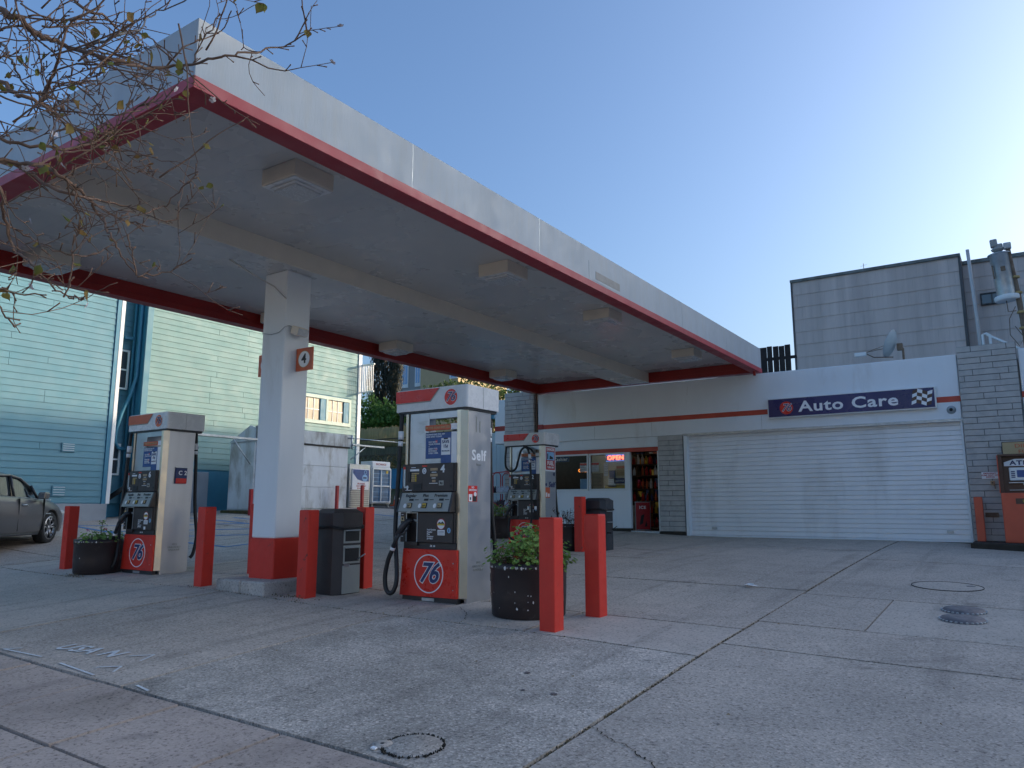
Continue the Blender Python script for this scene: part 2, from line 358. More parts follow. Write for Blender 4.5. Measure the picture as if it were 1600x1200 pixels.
def glass(name,tint=(1,1,1),refl=.14,rough=.03):
    m=bpy.data.materials.new(name); m.use_nodes=True; n=m.node_tree; n.nodes.clear(); o=n.nodes.new('ShaderNodeOutputMaterial')
    t=n.nodes.new('ShaderNodeBsdfTransparent'); t.inputs[0].default_value=(*tint,1); g=n.nodes.new('ShaderNodeBsdfGlossy'); g.inputs['Roughness'].default_value=rough
    f=n.nodes.new('ShaderNodeFresnel'); f.inputs[0].default_value=1.5; a=n.nodes.new('ShaderNodeMath'); a.operation='ADD'; a.inputs[1].default_value=refl; n.links.new(f.outputs[0],a.inputs[0])
    s=n.nodes.new('ShaderNodeMixShader'); n.links.new(a.outputs[0],s.inputs[0]); n.links.new(t.outputs[0],s.inputs[1]); n.links.new(g.outputs[0],s.inputs[2]); n.links.new(s.outputs[0],o.inputs[0]); return m
m_glass=glass('shop window glass',(.88,.9,.9),-.03)
m_dglass=M('dark window glass',(.05,.06,.07),.06,0,var=.1,scale=1,bmp=0,spec=1.0,rvar=.02)
m_carglass=M('car side glass',(.03,.04,.045),.04,0,var=.1,scale=1,bmp=0,spec=1.0,rvar=.02)
m_bglass=M('bright blue pane',(.12,.27,.50),.1,0,var=.1,bmp=0,spec=1)
m_curt=M('cream curtain behind glass',(.27,.23,.16),.35,0,var=.35,scale=9,stretch=(1,1,.1))
m_neon=emit('red neon',(1.0,.10,.05),3.0)
m_neonb=emit('blue neon border',(.15,.35,1.0),.6)
m_tubel=emit('fluorescent tube light',(.95,.95,.85),5.0)
m_shopl=emit('shop ceiling lamp',(1,.8,.5),3.0)
# ================================================================ GROUND
def sheet(mb,x0,x1,y0,y1,dz,step=.6,skirt=0,inset=0,m=0):
    nx=max(1,int(round((x1-x0)/step))); ny=max(1,int(round((y1-y0)/step)))
    xs=[lerp(x0+inset,x1-inset,i/nx) for i in range(nx+1)]; ys=[lerp(y0+inset,y1-inset,j/ny) for j in range(ny+1)]
    vs=[(x,y,H(x,y)+dz) for y in ys for x in xs]; W_=nx+1
    fs=[(j*W_+i,j*W_+i+1,(j+1)*W_+i+1,(j+1)*W_+i) for j in range(ny) for i in range(nx)]
    if skirt:
        ed=[i for i in range(nx+1)]+[j*W_+nx for j in range(1,ny+1)]+[ny*W_+i for i in range(nx-1,-1,-1)]+[j*W_ for j in range(ny-1,0,-1)]
        b=len(vs); cx,cy=(x0+x1)/2,(y0+y1)/2
        for e in ed: v=vs[e]; vs.append((v[0],v[1],v[2]-skirt))
        # tiny rounded arris: lower the edge ring by 3 mm
        for k in range(len(ed)): k2=(k+1)%len(ed); fs.append((ed[k],b+k,b+k2,ed[k2]))
    mb.add(vs,fs,m); return mb
terr=MB()
vs=[];xs=[-400,-200,-90,-45]+[-30+3*i for i in range(15)]+[24,50,110,220,400]; ys=[-300,-120,-50,-20]+[-9+3*i for i in range(13)]+[40,80,160,400]
for y in ys:
    for x in xs: vs.append((x,y,H(x,y)-.07))
nX=len(xs)
terr.add(vs,[(j*nX+i,j*nX+i+1,(j+1)*nX+i+1,(j+1)*nX+i) for j in range(len(ys)-1) for i in range(nX-1)])
tag(part('ground',terr,m_asph),kind='structure')
base=tag(part('forecourt',sheet(MB(),-22,12,3.12,18.2,-.028,.8),m_moss),kind='structure')
G_=.017
def slab(x0,x1,y0,y1,mt=None,parent=None,inset=G_,name='slab',dz=0):
    return part(name,sheet(MB(),x0,x1,y0,y1,dz+random.uniform(-.002,.003),.5,.04,inset),mt or m_conc,parent or base)
# strip in front of the island
for x0,x1,mt in ((-5.5,-2.25,m_conc_w),(-8.3,-5.5,m_conc),(-11.3,-8.3,m_conc_s),(-14.5,-11.3,m_conc_s),(-18,-14.5,m_conc),(-22,-18,m_conc)):
    slab(x0,x1,3.13,5.94,mt)
for x0,x1 in ((-3.9,-2.25),(-5.3,-3.9),(-7.6,-5.3),(-9.9,-7.6),(-12.2,-9.9),(-14.5,-12.2)):
    slab(x0,x1,5.94,7.1,m_conc_s)
for x0,x1 in ((-18,-14.5),(-22,-18)): slab(x0,x1,5.94,7.1,m_conc)
ysj=[7.1,9.55,11.9,14.6,18.1]
for j in range(4):
    xr=[-2.25,-5.35,-8.2,-11.2,-14.5,-18,-22]
    for i in range(6): slab(xr[i+1],xr[i],ysj[j],ysj[j+1],m_conc)
for x0,x1,y0,y1,mt in ((-2.25,1.4,3.13,6.44,m_conc),(1.4,6,3.13,6.44,m_conc),(6,12,3.13,6.44,m_conc),(-2.25,1.4,6.44,7.52,m_conc),(1.4,6,6.44,7.52,m_conc),
    (-2.25,-1.31,7.53,9.31,m_conc),(-1.31,1.4,7.52,9.32,m_conc_s),(1.4,6,7.52,9.32,m_conc),(-2.25,1.4,9.32,13.2,m_conc),(1.4,6,9.32,13.2,m_conc),(-2.25,1.4,13.2,18.1,m_conc),(1.4,6,13.2,18.1,m_conc)):
    slab(x0,x1,y0,y1,mt,inset=.007 if y0 in(7.53,) or (x0==-1.31) else G_)
# sidewalk
walk=tag(part('sidewalk',sheet(MB(),-22,12,-.2,3.12,-.03,.8),m_moss),kind='structure')
xw=[-5.75-1.01*k for k in range(12)][::-1]+[-4.73,-3.72,-2.7,-1.69,-.68,.34,1.36,2.4]
for i in range(len(xw)-1):
    for y0,y1 in ((2.3,3.12),(1.2,2.3),(.1,1.2)): part('slab',sheet(MB(),xw[i],xw[i+1],y0,y1,random.uniform(-.003,.003),.55,.04,.014),m_walk,walk)
# moss in the wide main joint, small weeds in other joints
jm=MB()
for i in range(900):
    y=random.uniform(3.13,17.3); x=-2.25+random.gauss(0,.012); z=H(x,y)-.012; r=random.uniform(.004,.014)
    a=random.uniform(0,6.28); jm.add([(x+r*math.cos(a),y+r*math.sin(a)*1.6,z),(x+r*math.cos(a+2),y+r*math.sin(a+2)*1.6,z),(x+r*math.cos(a+4),y+r*math.sin(a+4)*1.6,z),(x,y,z+random.uniform(.006,.014))],[(0,1,3),(1,2,3),(2,0,3)])
for i in range(500):
    x=random.uniform(-14,-2.3); y=5.94+random.gauss(0,.008); z=H(x,y)-.012; r=random.uniform(.004,.012); a=random.uniform(0,6.28)
    if random.random()<.4: x=random.choice((-7.1,-9,-12))+random.gauss(0,.16); y=5.99+random.gauss(0,.02); z+=.012
    jm.add([(x+r*math.cos(a),y+r*math.sin(a),z),(x+r*math.cos(a+2),y+r*math.sin(a+2),z),(x+r*math.cos(a+4),y+r*math.sin(a+4),z),(x,y,z+random.uniform(.01,.025))],[(0,1,3),(1,2,3),(2,0,3)])
tag(part('joint_moss',jm,leafmat('joint moss',(.15,.115,.055),(.09,.07,.04),.05,20)),'brown moss and dirt growing in the slab joints','moss',kind='stuff')
def crack(pts,w=.006):
    mb=MB();P=[]
    for i in range(len(pts)-1):
        for k in range(8):
            t=k/8; P.append((lerp(pts[i][0],pts[i+1][0],t)+random.gauss(0,.008),lerp(pts[i][1],pts[i+1][1],t)+random.gauss(0,.008)))
    vs=[];fs=[]
    for i,(x,y) in enumerate(P):
        ww=w*random.uniform(.3,1); vs+=[(x-ww,y,H(x,y)+.0045),(x+ww,y+.002,H(x,y)+.0045)]
        if i: fs.append((2*i-2,2*i-1,2*i+1,2*i))
    return part('crack',mb.add(vs,fs),m_moss,base)
crack([(-2.23,4.14),(-2.12,4.06),(-2.03,4.0),(-1.92,3.97),(-1.82,3.88),(-1.72,3.84),(-1.6,3.6),(-1.3,3.3)])
crack([(-5.18,6.66),(-4.9,6.4),(-4.64,6.05)],.005)
crack([(-5.69,6.53),(-5.6,6.3),(-5.5,5.96)],.004)
# blue accessible-bay lines on the far lot
def gline(name,a,b,w,mt,parent,dz=.004):
    n=max(2,int(math.dist(a,b)/.4)); dx,dy=(b[0]-a[0]),(b[1]-a[1]); L=math.hypot(dx,dy); px,py=-dy/L*w/2,dx/L*w/2; vs=[];fs=[]
    for i in range(n+1):
        t=i/n;x,y=a[0]+dx*t,a[1]+dy*t; vs+=[(x+px,y+py,H(x+px,y+py)+dz),(x-px,y-py,H(x-px,y-py)+dz)]
        if i: fs.append((2*i-2,2*i-1,2*i+1,2*i)[::-1])
    return part(name,MB().add(vs,fs),mt,parent)
for a,b in (((-19.6,9.6),(-13.4,9.6)),((-19.6,12.4),(-13.4,12.4)),((-13.4,9.6),(-13.4,12.4)),((-19.6,9.6),(-16.5,12.4)),((-18,9.6),(-14.9,12.4)),((-16.4,9.6),(-13.4,12.3)),((-17.9,13.0),(-12.8,13.0)),((-17.8,16.2),(-12.8,16.2))):
    gline('bay_line',a,b,.10,m_asphb,base)
# utility marks sprayed by the sidewalk edge
def ground_text(body,x,y,size,yaw=0):
    o=text('sprayed_mark',body,size,m_chalk,base,(0,0,0),'up',bold=.006,shear=.2,ext=0)
    c,s=math.cos(yaw),math.sin(yaw)
    for v in o.data.vertices:
        X=x+v.co.x*c-v.co.y*s; Y=y+v.co.x*s+v.co.y*c
        v.co=(X,Y,H(X,Y)+.0055)
    return o
ground_text('USA N',-6.75,3.55,.25,.12)
for a,b in (((-6.25,3.62),(-6.1,3.75)),((-6.1,3.75),(-6.02,3.58)),((-6.15,3.3),(-6.0,3.42)),((-6.0,3.42),(-5.9,3.3)),((-7.5,3.2),(-6.9,3.24)),((-7.5,3.2),(-7.38,3.3)),((-6.55,3.22),(-5.95,3.18)),((-5.4,3.2),(-5.2,3.17))):
    gline('sprayed_mark',a,b,.02,m_chalk,base,.0055)
# manhole covers, patches
def lay(t,x,y):
    t.rotation_euler=(math.atan((H(x,y+.2)-H(x,y-.2))/.4),-math.atan((H(x+.2,y)-H(x-.2,y))/.4),0); return t
def cover(x,y,r,label,raised):
    t=lay(thing('manhole_cover',label,'manhole cover',(x,y,H(x,y)+.002)),x,y)
    mb=MB(); mb.lathe([(0,.034*raised+.006),(r*.55,.032*raised+.006),(r*.92,.022*raised+.004),(r*1.06,.0)],n=28); part('lid',mb,m_iron,t)
    rg=MB()
    for k in range(28):
        a=2*PI*k/28; rg.box(r*.98,r*1.07,-.010,.010,0,.010*raised+.004,.002,M=Matrix.Rotation(a,4,'Z'))
    part('rim',rg,m_galv,t); return t
cover(-.63,8.97,.19,'domed steel manhole cover with notched rim, farther of the two in the smooth patch',1)
cover(-.61,8.47,.19,'domed steel manhole cover with notched rim, nearer of the two in the smooth patch',1)
c3=thing('tank_lid','large flat round lid flush in the concrete behind the two domed covers','manhole cover',(-.9,10.65,H(-.9,10.65)+.002));lay(c3,-.9,10.65)
mb=MB();mb.lathe([(0,.006),(.36,.005),(.376,.002)],n=40);part('lid',mb,m_conc_s,c3)
mb=MB();mb.ring((0,0,.0),.376,.382,48,'z',.007);part('rim',mb,m_moss,c3)
mb=MB();mb.disc((.24,.1,.006),.05,14,'z',0,.003);part('notch',mb,m_iron,c3)
c4=thing('round_patch','rough round concrete patch outlined with dirt near the bottom edge','concrete patch',(-2.93,3.37,H(-2.93,3.37)+.002));lay(c4,-2.93,3.37)
mb=MB();mb.lathe([(0,.006),(.155,.006),(.165,.001)],n=36);part('patch',mb,m_conc_w,c4)
mb=MB()
for k in range(150):
    a=random.uniform(0,2*PI);r=.168+random.gauss(0,.006);s=random.uniform(.003,.009);x,y=r*math.cos(a),r*math.sin(a)
    mb.add([(x-s,y-s,.001),(x+s,y-s,.001),(x,y+s,.001),(x,y,.011)],[(0,1,3),(1,2,3),(2,0,3)])
part('dirt_ring',mb,m_moss,c4)
c5=thing('valve_cover','small broken round valve cover with a chipped white corner beside the round patch','valve cover',(-3.09,3.29,H(-3.09,3.29)+.003));lay(c5,-3.09,3.29)
mb=MB();mb.lathe([(0,.008),(.055,.008),(.062,.001)],n=9);part('lid',mb,m_conc_s,c5)
mb=MB();mb.box(-.012,.022,-.085,-.06,0,.012,.003);part('chip',mb,m_wprint,c5)
mb=MB();mb.lathe([(0,.0095),(.012,.0095),(.013,.006)],n=10);part('hole',mb,m_kprint,c5)
li=MB()
vs=[(random.gauss(0,.05),random.gauss(0,.035),random.uniform(.0,.045)) for _ in range(14)]
li.add(vs,[(i,(i+3)%14,(i+7)%14) for i in range(14)]); o=part('litter',li,m_wprint,None,loc=(-2.88,9.5,H(-2.88,9.5)+.005)); tag(o,'scrap of crumpled white paper lying on the concrete','litter')
dr=MB()
for k in range(26):
    x,y=random.uniform(-6,-.5),random.uniform(3.4,7.5)
    if k<8: x,y=-4.2+random.gauss(0,.25),5.98+random.gauss(0,.06)
    z=H(x,y)+.006; a=random.uniform(0,6.28); l=random.uniform(.01,.035); dr.add([(x,y,z),(x+l*math.cos(a),y+l*math.sin(a),z+.004),(x+l*.5*math.cos(a+.6),y+l*.5*math.sin(a+.6),z+.012)],[(0,1,2)])
tag(part('dry_leaf_bits',dr,m_tan),'tiny dry leaf crumbs scattered on the concrete','debris',kind='stuff')
for k,(x,y,r) in enumerate(((-3.14,4.85,.028),(-2.73,4.54,.03),(-2.95,4.5,.018),(-1.62,4.55,.014),(-4.2,5.3,.014),(-3.6,5.2,.012))):
    mb=MB(); poly=[(x+r*random.uniform(.6,1.1)*math.cos(t*PI/5),y+r*random.uniform(.5,.9)*math.sin(t*PI/5)) for t in range(10)]
    z=H(x,y)+.005; mb.add([(a,b,H(a,b)+.0052) for a,b in poly],[tuple(range(10))]); part('oil_spot',mb,m_iron,base)

# ================================================================ houses across the street (behind the camera, added for warm bounce, seen only in reflections)
m_pale=M('pale stucco',(.62,.57,.50),.85,var=.06,scale=1)
for k,(x0,w_,hh_,nm) in enumerate(((-31,9,6.5,'cream'),(-21.6,8.5,7,'tall'),(-12.7,9,6,'low'),(-3.3,8,6.8,'narrow'),(5.2,9,6.3,'corner'))):
    y0=-25+.4*(k%2); t=thing('unseen_street_house','pale %s house across the street behind the viewer'%nm,'house',(x0,y0,-.8))
    q=MB();q.box(0,w_,-8,0,-.5,hh_);part('wall',q,m_pale,t)
    q=MB();q.box(-.1,w_+.1,-8.1,.15,hh_,hh_+.35);part('cornice',q,m_white,t)
    q=MB();q.box(w_*.42,w_*.55,0,.05,0,2.2);part('door',q,m_brown,t)
    for fl in range(2 if hh_<9 else 3):
        for c in (.12,.38,.64):
            if fl==0 and c==.38: continue
            q=MB();q.box(w_*c,w_*c+1.3,.0,.06,1.0+fl*2.9,2.6+fl*2.9);fr_=part('window',q,m_trimw,t);q=MB();q.box(w_*c+.1,w_*c+1.2,.06,.07,1.1+fl*2.9,2.5+fl*2.9);part('pane',q,m_dglass,fr_)
# ================================================================ CANOPY
CX0,CX1,CY0,CY1=-11.1,-4.895,2.99,17.66
can=thing('canopy','large white canopy with red lower band over the pumps','canopy',(-8,10,4.6))
zb,zs,zr,zt=4.6,4.85,4.70,5.18
def P(name,mb,mt,par=can): return part(name,mb,mt,par,world=True)
T=.2
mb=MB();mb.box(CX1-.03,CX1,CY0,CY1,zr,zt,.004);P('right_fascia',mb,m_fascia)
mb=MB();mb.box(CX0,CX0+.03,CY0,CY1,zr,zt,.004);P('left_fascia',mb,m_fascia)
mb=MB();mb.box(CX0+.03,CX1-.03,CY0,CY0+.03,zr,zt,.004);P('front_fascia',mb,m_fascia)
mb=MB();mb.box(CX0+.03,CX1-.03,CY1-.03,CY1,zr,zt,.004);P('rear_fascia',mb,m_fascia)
o=.012
for nm,b in (('right_band',(CX1-T,CX1+o,CY0-o,CY1+o)),('left_band',(CX0-o,CX0+T,CY0-o,CY1+o)),('front_band',(CX0+T,CX1-T,CY0-o,CY0+T)),('rear_band',(CX0+T,CX1-T,CY1-T,CY1+o))):
    mb=MB();mb.box(b[0],b[1],b[2],b[3],zb,zr,.003);mb2=mb
    x0,x1,y0,y1=b
    if nm=='right_band': mb.box(x0,x0+.02,CY0+T,CY1-T,zr,zs,0)
    if nm=='left_band': mb.box(x1-.02,x1,CY0+T,CY1-T,zr,zs,0)
    if nm=='front_band': mb.box(x0,x1,y1-.02,y1,zr,zs,0)
    if nm=='rear_band': mb.box(x0,x1,y0,y0+.02,zr,zs,0)
    P(nm,mb,m_redband if nm in('right_band','front_band') else m_red)
# soffit: joined metal planks running across, gaps between planks
for k in range(49):
    y0=CY0+T+k*.2908; mb=MB(); mb.box(-3.2+.1,3.2-.29,0,.2868,0,.02,.0015)
    pass
me=MB().box(CX0+T,-8.36,0,.2902,0,.02,.0006).mesh('soffit_panel'); me.materials.append(m_soff)
me2=MB().box(-7.65,CX1-T,0,.2902,0,.02,.0006).mesh('soffit_panel'); me2.materials.append(m_soff)
for k in range(49):
    y0=CY0+T+k*.2908
    inst('soffit_panel',me,can,(8,y0-10,zs-4.6)); inst('soffit_panel',me2,can,(8,y0-10,zs-4.6))
mb=MB();mb.box(CX0+.03,CX1-.03,CY0+.03,CY1-.03,zt-.12,zt-.08);P('roof_deck',mb,m_galv)
for k in range(1,6): mb=MB();mb.box(CX1,CX1+.0015,CY0+k*2.44,CY0+k*2.44+.005,zr+.002,zt-.004);P('fascia_seam',mb,m_galv)
for k in range(1,3): mb=MB();mb.box(CX1-k*2.44,CX1-k*2.44+.005,CY0-.0015,CY0,zr+.002,zt-.004);P('fascia_seam',mb,m_galv)
mb=MB();mb.box(-8.36,-7.656,CY0+T,CY1-T,4.6,zs+.015,.003);P('beam',mb,m_soff)
mb=MB();mb.box(-7.655,-7.645,CY0+T,CY1-T,4.6,zs+.015,.003);P('beam_side',mb,m_cream)
col=MB();col.box(-8.27,-7.82,6.29,6.7,1.12,4.6,.012);cl=P('column',col,m_white)
mb=MB();mb.box(-8.28,-7.81,6.28,6.71,.60,1.12,.012);P('column_base',mb,m_boll,can)
mb=MB()
mb.box(CX1,CX1+.006,9.4,10.19,4.76,4.875,.002);mb.box(CX1,CX1+.003,9.2,10.5,4.72,4.99,.001,1)
P('patch_plate',mb,[M('aged plate',(.34,.33,.31),.7,var=.15,scale=12),m_fascia])
mb=MB();mb.tube([(-7.81,6.28,4.2),(-7.83,6.1,4.32),(-7.9,5.9,4.4),(-8.1,5.6,4.6)],.009,6);P('conduit',mb,m_beam)
mb=MB();mb.box(-4.99,-4.94,17.3,17.35,4.5,4.6);P('corner_bracket',mb,m_red)
# kerb blocks under the column
m_kerb=concrete('pale kerb concrete',(.62,.58,.53),(.45,.42,.385),.2)
kb=thing('island_kerb','low concrete kerb block under the column','kerb',(-8.05,6.35,H(-8.05,6.35)-.02))
for x0,x1 in ((-8.50,-8.03),(-8.02,-7.58)):
    mb=MB();mb.box(x0,x1,5.97,6.86,.44,.625,.018);part('kerb_block',mb,m_kerb,kb,world=True)

def canopy_light(x,y,label):
    t=thing('canopy_light',label,'light',(x,y,4.85),0,'box lights under the canopy')
    s=.25
    mb=MB();mb.box(-s,s,-s,s,-.17,0,.006);part('housing',mb,m_cream,t)
    mb=MB();mb.box(-s+.01,s-.01,-s+.01,s-.01,-.181,-.172,.002);mb.box(-.19,.19,-.19,.19,-.205,-.181,.02);part('trim',mb,m_valw,t)
    mb=MB();mb.box(-.17,.17,-.17,.17,-.222,-.2,.015);part('lens',mb,m_lens,t)
    return t
for i,y in enumerate((4.77,8.42,11.45,15.4)):
    canopy_light(-5.84,y,['square box light under the canopy, nearest of the right row','square box light under the canopy, second along the right row','square box light under the canopy, third along the right row','square box light under the canopy, last of the right row by the white building'][i])
for i,y in enumerate((4.6,8.4,11.33,15.22)):
    canopy_light(-10.55,y,['square box light half behind bare twigs, left side of the canopy','square box light peeking out behind the white column','square box light above and left of the middle pump, left row','square box light above the middle pump, far end of the left row'][i])
# pump number sign on the column
sg=thing('pump_number_sign','red square sign with number 4 in a white circle, on the column','sign',(-7.81,6.5,3.41))
mb=MB();mb.box(0,.31,-.012,.012,-.15,.15,.002);part('plate',mb,m_orange,sg)
mb=MB();mb.disc((.155,-.012,0),.105,28,'y',0,-.002);part('disc',mb,m_wprint,sg)
mb=MB();mb.ring((.155,-.0125,0),.105,.112,32,'y',-.002);part('disc_rim',mb,m_tan2,sg)
text('digit','4',.17,m_kprint,sg,(.155,-.0165,0),bold=.005)
sg=thing('pump_number_sign','red sign seen edge on at the left side of the column','sign',(-8.27,6.5,3.41))
mb=MB();mb.box(-.31,0,-.012,.012,-.15,.15,.002);part('plate',mb,m_orange,sg)
mb=MB();mb.disc((-.155,-.012,0),.105,28,'y',0,-.002);part('disc',mb,m_wprint,sg)
text('digit','3',.17,m_kprint,sg,(-.155,-.0165,0),bold=.005)
fl=thing('floodlight','small grey floodlight on the column above the number 4 sign','floodlight',(-7.82,6.45,3.82))
R_=Matrix.Rotation(math.radians(20),4,'Y')
mb=MB();mb.box(.03,.17,-.09,.1,-.06,.05,.015,M=R_);part('housing',mb,m_cream,fl)
mb=MB();mb.box(.17,.18,-.08,.09,-.05,.04,.003,M=R_);part('lens',mb,m_lens,fl)
mb=MB();mb.tube([(0,0,0),(.05,0,-.01)],.02,8);part('mount',mb,m_galv,fl)
mb=MB();mb.tube([(.0,-.03,.03),(.01,-.1,.03),(.01,-.17,.0),(-.1,-.175,-.06),(-.25,-.175,-.07),(-.44,-.175,-.03)],.005,5);part('cable',mb,m_galv,fl)
# ================================================================ LOGO helper
def logo_digits(parent,loc,size,face='front',ring=None,gap=.004):
    """the slanted two-digit emblem: white backing letters, blue letters in front"""
    n=Vector({'front':(0,-1,0),'right':(1,0,0)}[face])
    k=.05 if size>.25 else .032
    text('emblem_outline','76',size,m_wprint,parent,Vector(loc)+n*gap*.5,face,bold=size*k,shear=.32,ext=.0012,sx=.95)
    text('emblem_digits','76',size,m_navy,parent,Vector(loc)+n*gap*1.4,face,bold=size*(.018 if size>.25 else -.002),shear=.32,ext=.0012,sx=.95)

# ================================================================ GAS PUMPS
def swash(x0,x1,x2,z0,z1): return [(x0,z0),(x2,z0),(x1,z1),(x0,z1)]
def make_pump(loc,label,num,variant=0,sc_=(1,1,1)):
    t=thing('gas_pump',label,'gas pump',loc,0,'gas pumps under the canopy')
    t.scale=sc_
    A=lambda n,mb,mt,par=t: part(n,mb,mt,par)
    # valance with rounded vertical corners
    def rrect(x0,x1,y0,y1,r,k=5):
        pts=[]
        for cx,cy,a0 in ((x1-r,y0+r,-90),(x1-r,y1-r,0),(x0+r,y1-r,90),(x0+r,y0+r,180)):
            for i in range(k+1): a=math.radians(a0+90*i/k); pts.append((cx+r*math.cos(a),cy+r*math.sin(a)))
        return pts
    mb=MB();mb.prism(rrect(-.55,.55,-.01,.64,.035),2.195,2.45,'z');mb.box(-.56,.56,-.017,.647,2.43,2.445,.004)if False else None
    mb.prism(rrect(-.545,.545,-.005,.635,.035),2.45,2.456,'z');A('valance',mb,m_valw)
    mb=MB();mb.prism([(-.54,2.302),(-.0,2.302),(.135,2.445),(-.54,2.445)],-.012,-.0165,'y');A('valance_red_field',mb,m_valr if variant!=1 else m_orange)
    mb=MB();mb.prism([(-.54,2.288),(.008,2.288),(.15,2.445),(.137,2.445),(-.0,2.3),(-.54,2.3)],-.012,-.0145,'y');A('valance_grey_line',mb,m_grey)
    mb=MB();mb.disc((.315,-.012,2.322),.094,32,'y',0,-.006);e=A('valance_badge',mb,m_valr if variant!=1 else m_orange)
    mb=MB();mb.ring((.315,-.0125,2.322),.094,.101,36,'y',-.004);A('badge_rim',mb,m_wprint)
    logo_digits(t,(.312,-.0185,2.322),.155)
    mb=MB();mb.box(.5505,.5525,.30,.303,2.2,2.445);A('valance_seam',mb,m_grey)
    mb=MB();mb.prism(rrect(-.53,.53,.01,.62,.03),2.165,2.195,'z');A('valance_underside',mb,m_bplas)
    # side sheet metal, uprights
    mb=MB();mb.box(.475,.52,.055,.50,0,2.165,.006);A('side_panel',mb,m_steel)
    mb=MB();mb.box(.5205,.522,.30,.302,1.2,2.16);A('side_panel_seam',mb,m_grey) if False else None
    mb=MB();mb.prism([(.405,-.005),(.455,-.005),(.52,.052),(.52,.06),(.405,.06)],0.06,2.165,'z');A('upright',mb,m_steelw)
    mb=MB();mb.box(-.385,-.345,-.0,.06,1.5,2.165,.004);A('upright',mb,m_steelw)
    mb=MB();mb.box(-.345,-.315,.05,.48,0,2.165,.004);A('side_panel',mb,m_steel)
    mb=MB();mb.box(-.33,-.03,.02,.04,1.55,2.165,.003);A('upper_panel',mb,m_steel)
    mb=MB();mb.box(-.03,.405,.02,.04,2.085,2.165,.003);A('header_rail',mb,m_steel)
    mb=MB()
    mb.box(-.31,.47,.06,.48,0.06,1.5,0);A('cabinet_body',mb,m_dark)
    mb=MB();mb.box(-.03,.405,.44,.47,1.5,2.0,.003);A('rear_panel',mb,m_steel)
    mb=MB()
    for zz,ww in ((2.06,.17),(1.98,.12),(1.8,.1)):
        for q in range(5): mb.box(-.2+random.uniform(-.02,.02),-.2+ww*random.uniform(.5,1),.017,.0195,zz-q*.016,zz-q*.016+.003)
    tag(A('reflected_scribbles',mb,m_grey),kind='stuff')  # reflections on the steel drawn as grey bars
    # poster set in the window
    mb=MB();mb.box(-.075,.395,.006,.02,1.53,1.925,.002);A('poster_frame',mb,m_bplas)
    mb=MB();mb.box(-.065,.165,.0,.006,1.62,1.915);mb.box(.165,.315,.0,.006,1.545,1.915);A('poster',mb,m_blue)
    mb=MB();mb.box(.17,.305,-.004,0,1.655,1.85,.004);A('poster_card',mb,m_wprint)
    mb=MB();mb.box(.21,.27,-.006,-.004,1.835,1.85);A('poster_clip',mb,m_kprint)
    mb=MB();mb.box(-.065,.163,-.002,.006,1.545,1.617);A('poster_footer',mb,m_galv)
    mb=MB();mb.box(.318,.398,.0,.006,1.54,1.92);mb.box(.30,.40,.004,.012,1.945,2.015);A('price_strip',mb,m_wprint)
    mb=MB();mb.box(-.075,.305,-.008,.016,1.945,2.01,.006);A('poster_header',mb,m_orange)
    text('header_text','HIT THE ROAD FOR LESS',.034,m_tan2,t,(.115,-.0095,1.977),bold=.0008,sx=.9)
    text('card_text','SAVE\n15¢',.05,m_navy,t,(.238,-.0055,1.78),bold=.001,sx=.9)
    text('card_text','PER GALLON',.018,m_navy,t,(.238,-.0055,1.70),bold=.0004)
    text('poster_text','DOWNLOAD THE APP\nAND SAVE TODAY',.026,m_wprint,t,(-.055,-.0015,1.885),bold=.0004,align='LEFT')
    text('poster_text','PAY WITH\nYOUR PHONE\n+\nEARN FUEL\nREWARDS\nEVERY TIME',.026,m_wprint,t,(-.02,-.0015,1.745),bold=.0004,align='LEFT')
    mb=MB();mb.box(.085,.11,-.0015,0,1.80,1.83);mb.box(.075,.11,-.0015,0,1.72,1.735);A('poster_icon',mb,m_valr)
    # card reader panel
    mb=MB();mb.box(-.385,.385,-.045,.06,1.235,1.56,.008);mb.box(.385,.405,-.03,.06,1.235,1.56,.004);A('card_panel',mb,m_dark)
    F=-.045
    def lab(x0,x1,z0,z1,mt,nm,d=.003,f=F): q=MB();q.box(x0,x1,f-d,f,z0,z1,min(.002,d*.4));return A(nm,q,mt)
    lab(-.07,-.068,1.24,1.55,m_black,'panel_seam',.001)
    lab(-.36,-.33,1.30,1.53,m_galv,'card_slot',.006);lab(-.36,-.33,1.5,1.53,m_valr,'card_slot_cap',.008)
    lab(-.26,-.12,1.475,1.50,m_wprint,'receipt_label');lab(-.235,-.12,1.44,1.455,m_tan2,'receipt_label');lab(-.245,-.175,1.515,1.522,m_wprint,'panel_print',.001)
    lab(-.29,-.245,1.35,1.47,m_black,'card_reader',.01)
    for i in range(3):
        for j in range(4): lab(-.235+i*.027,-.213+i*.027,1.355+j*.021,1.371+j*.021,m_tan2 if i<2 else m_yell,'keypad_key',.006)
    lab(-.205,-.075,1.255,1.33,m_black,'receipt_tray',.006);lab(-.345,-.27,1.28,1.30,m_galv,'card_guide',.012);lab(-.30,-.285,1.26,1.31,m_wprint,'card_guide',.014)
    lab(-.33,-.23,1.252,1.258,m_wprint,'panel_print',.001)
    q=MB();q.disc((-.04,F-.001,1.475),.036,20,'y',0,-.003,sx=.85);A('oval_sticker',q,m_wprint)
    q=MB();q.ring((-.04,F-.0045,1.475),.014,.02,16,'y',-.001,sx=.8);q.box(-.043,-.037,F-.006,F-.004,1.445,1.46);A('oval_sticker_print',q,m_navy)
    lab(-.075,-.0,1.523,1.54,m_valr,'red_sticker')
    lab(.05,.16,1.475,1.505,m_tan,'price_window');lab(.05,.16,1.41,1.44,m_tan,'price_window');lab(.08,.13,1.345,1.37,m_tan,'price_window')
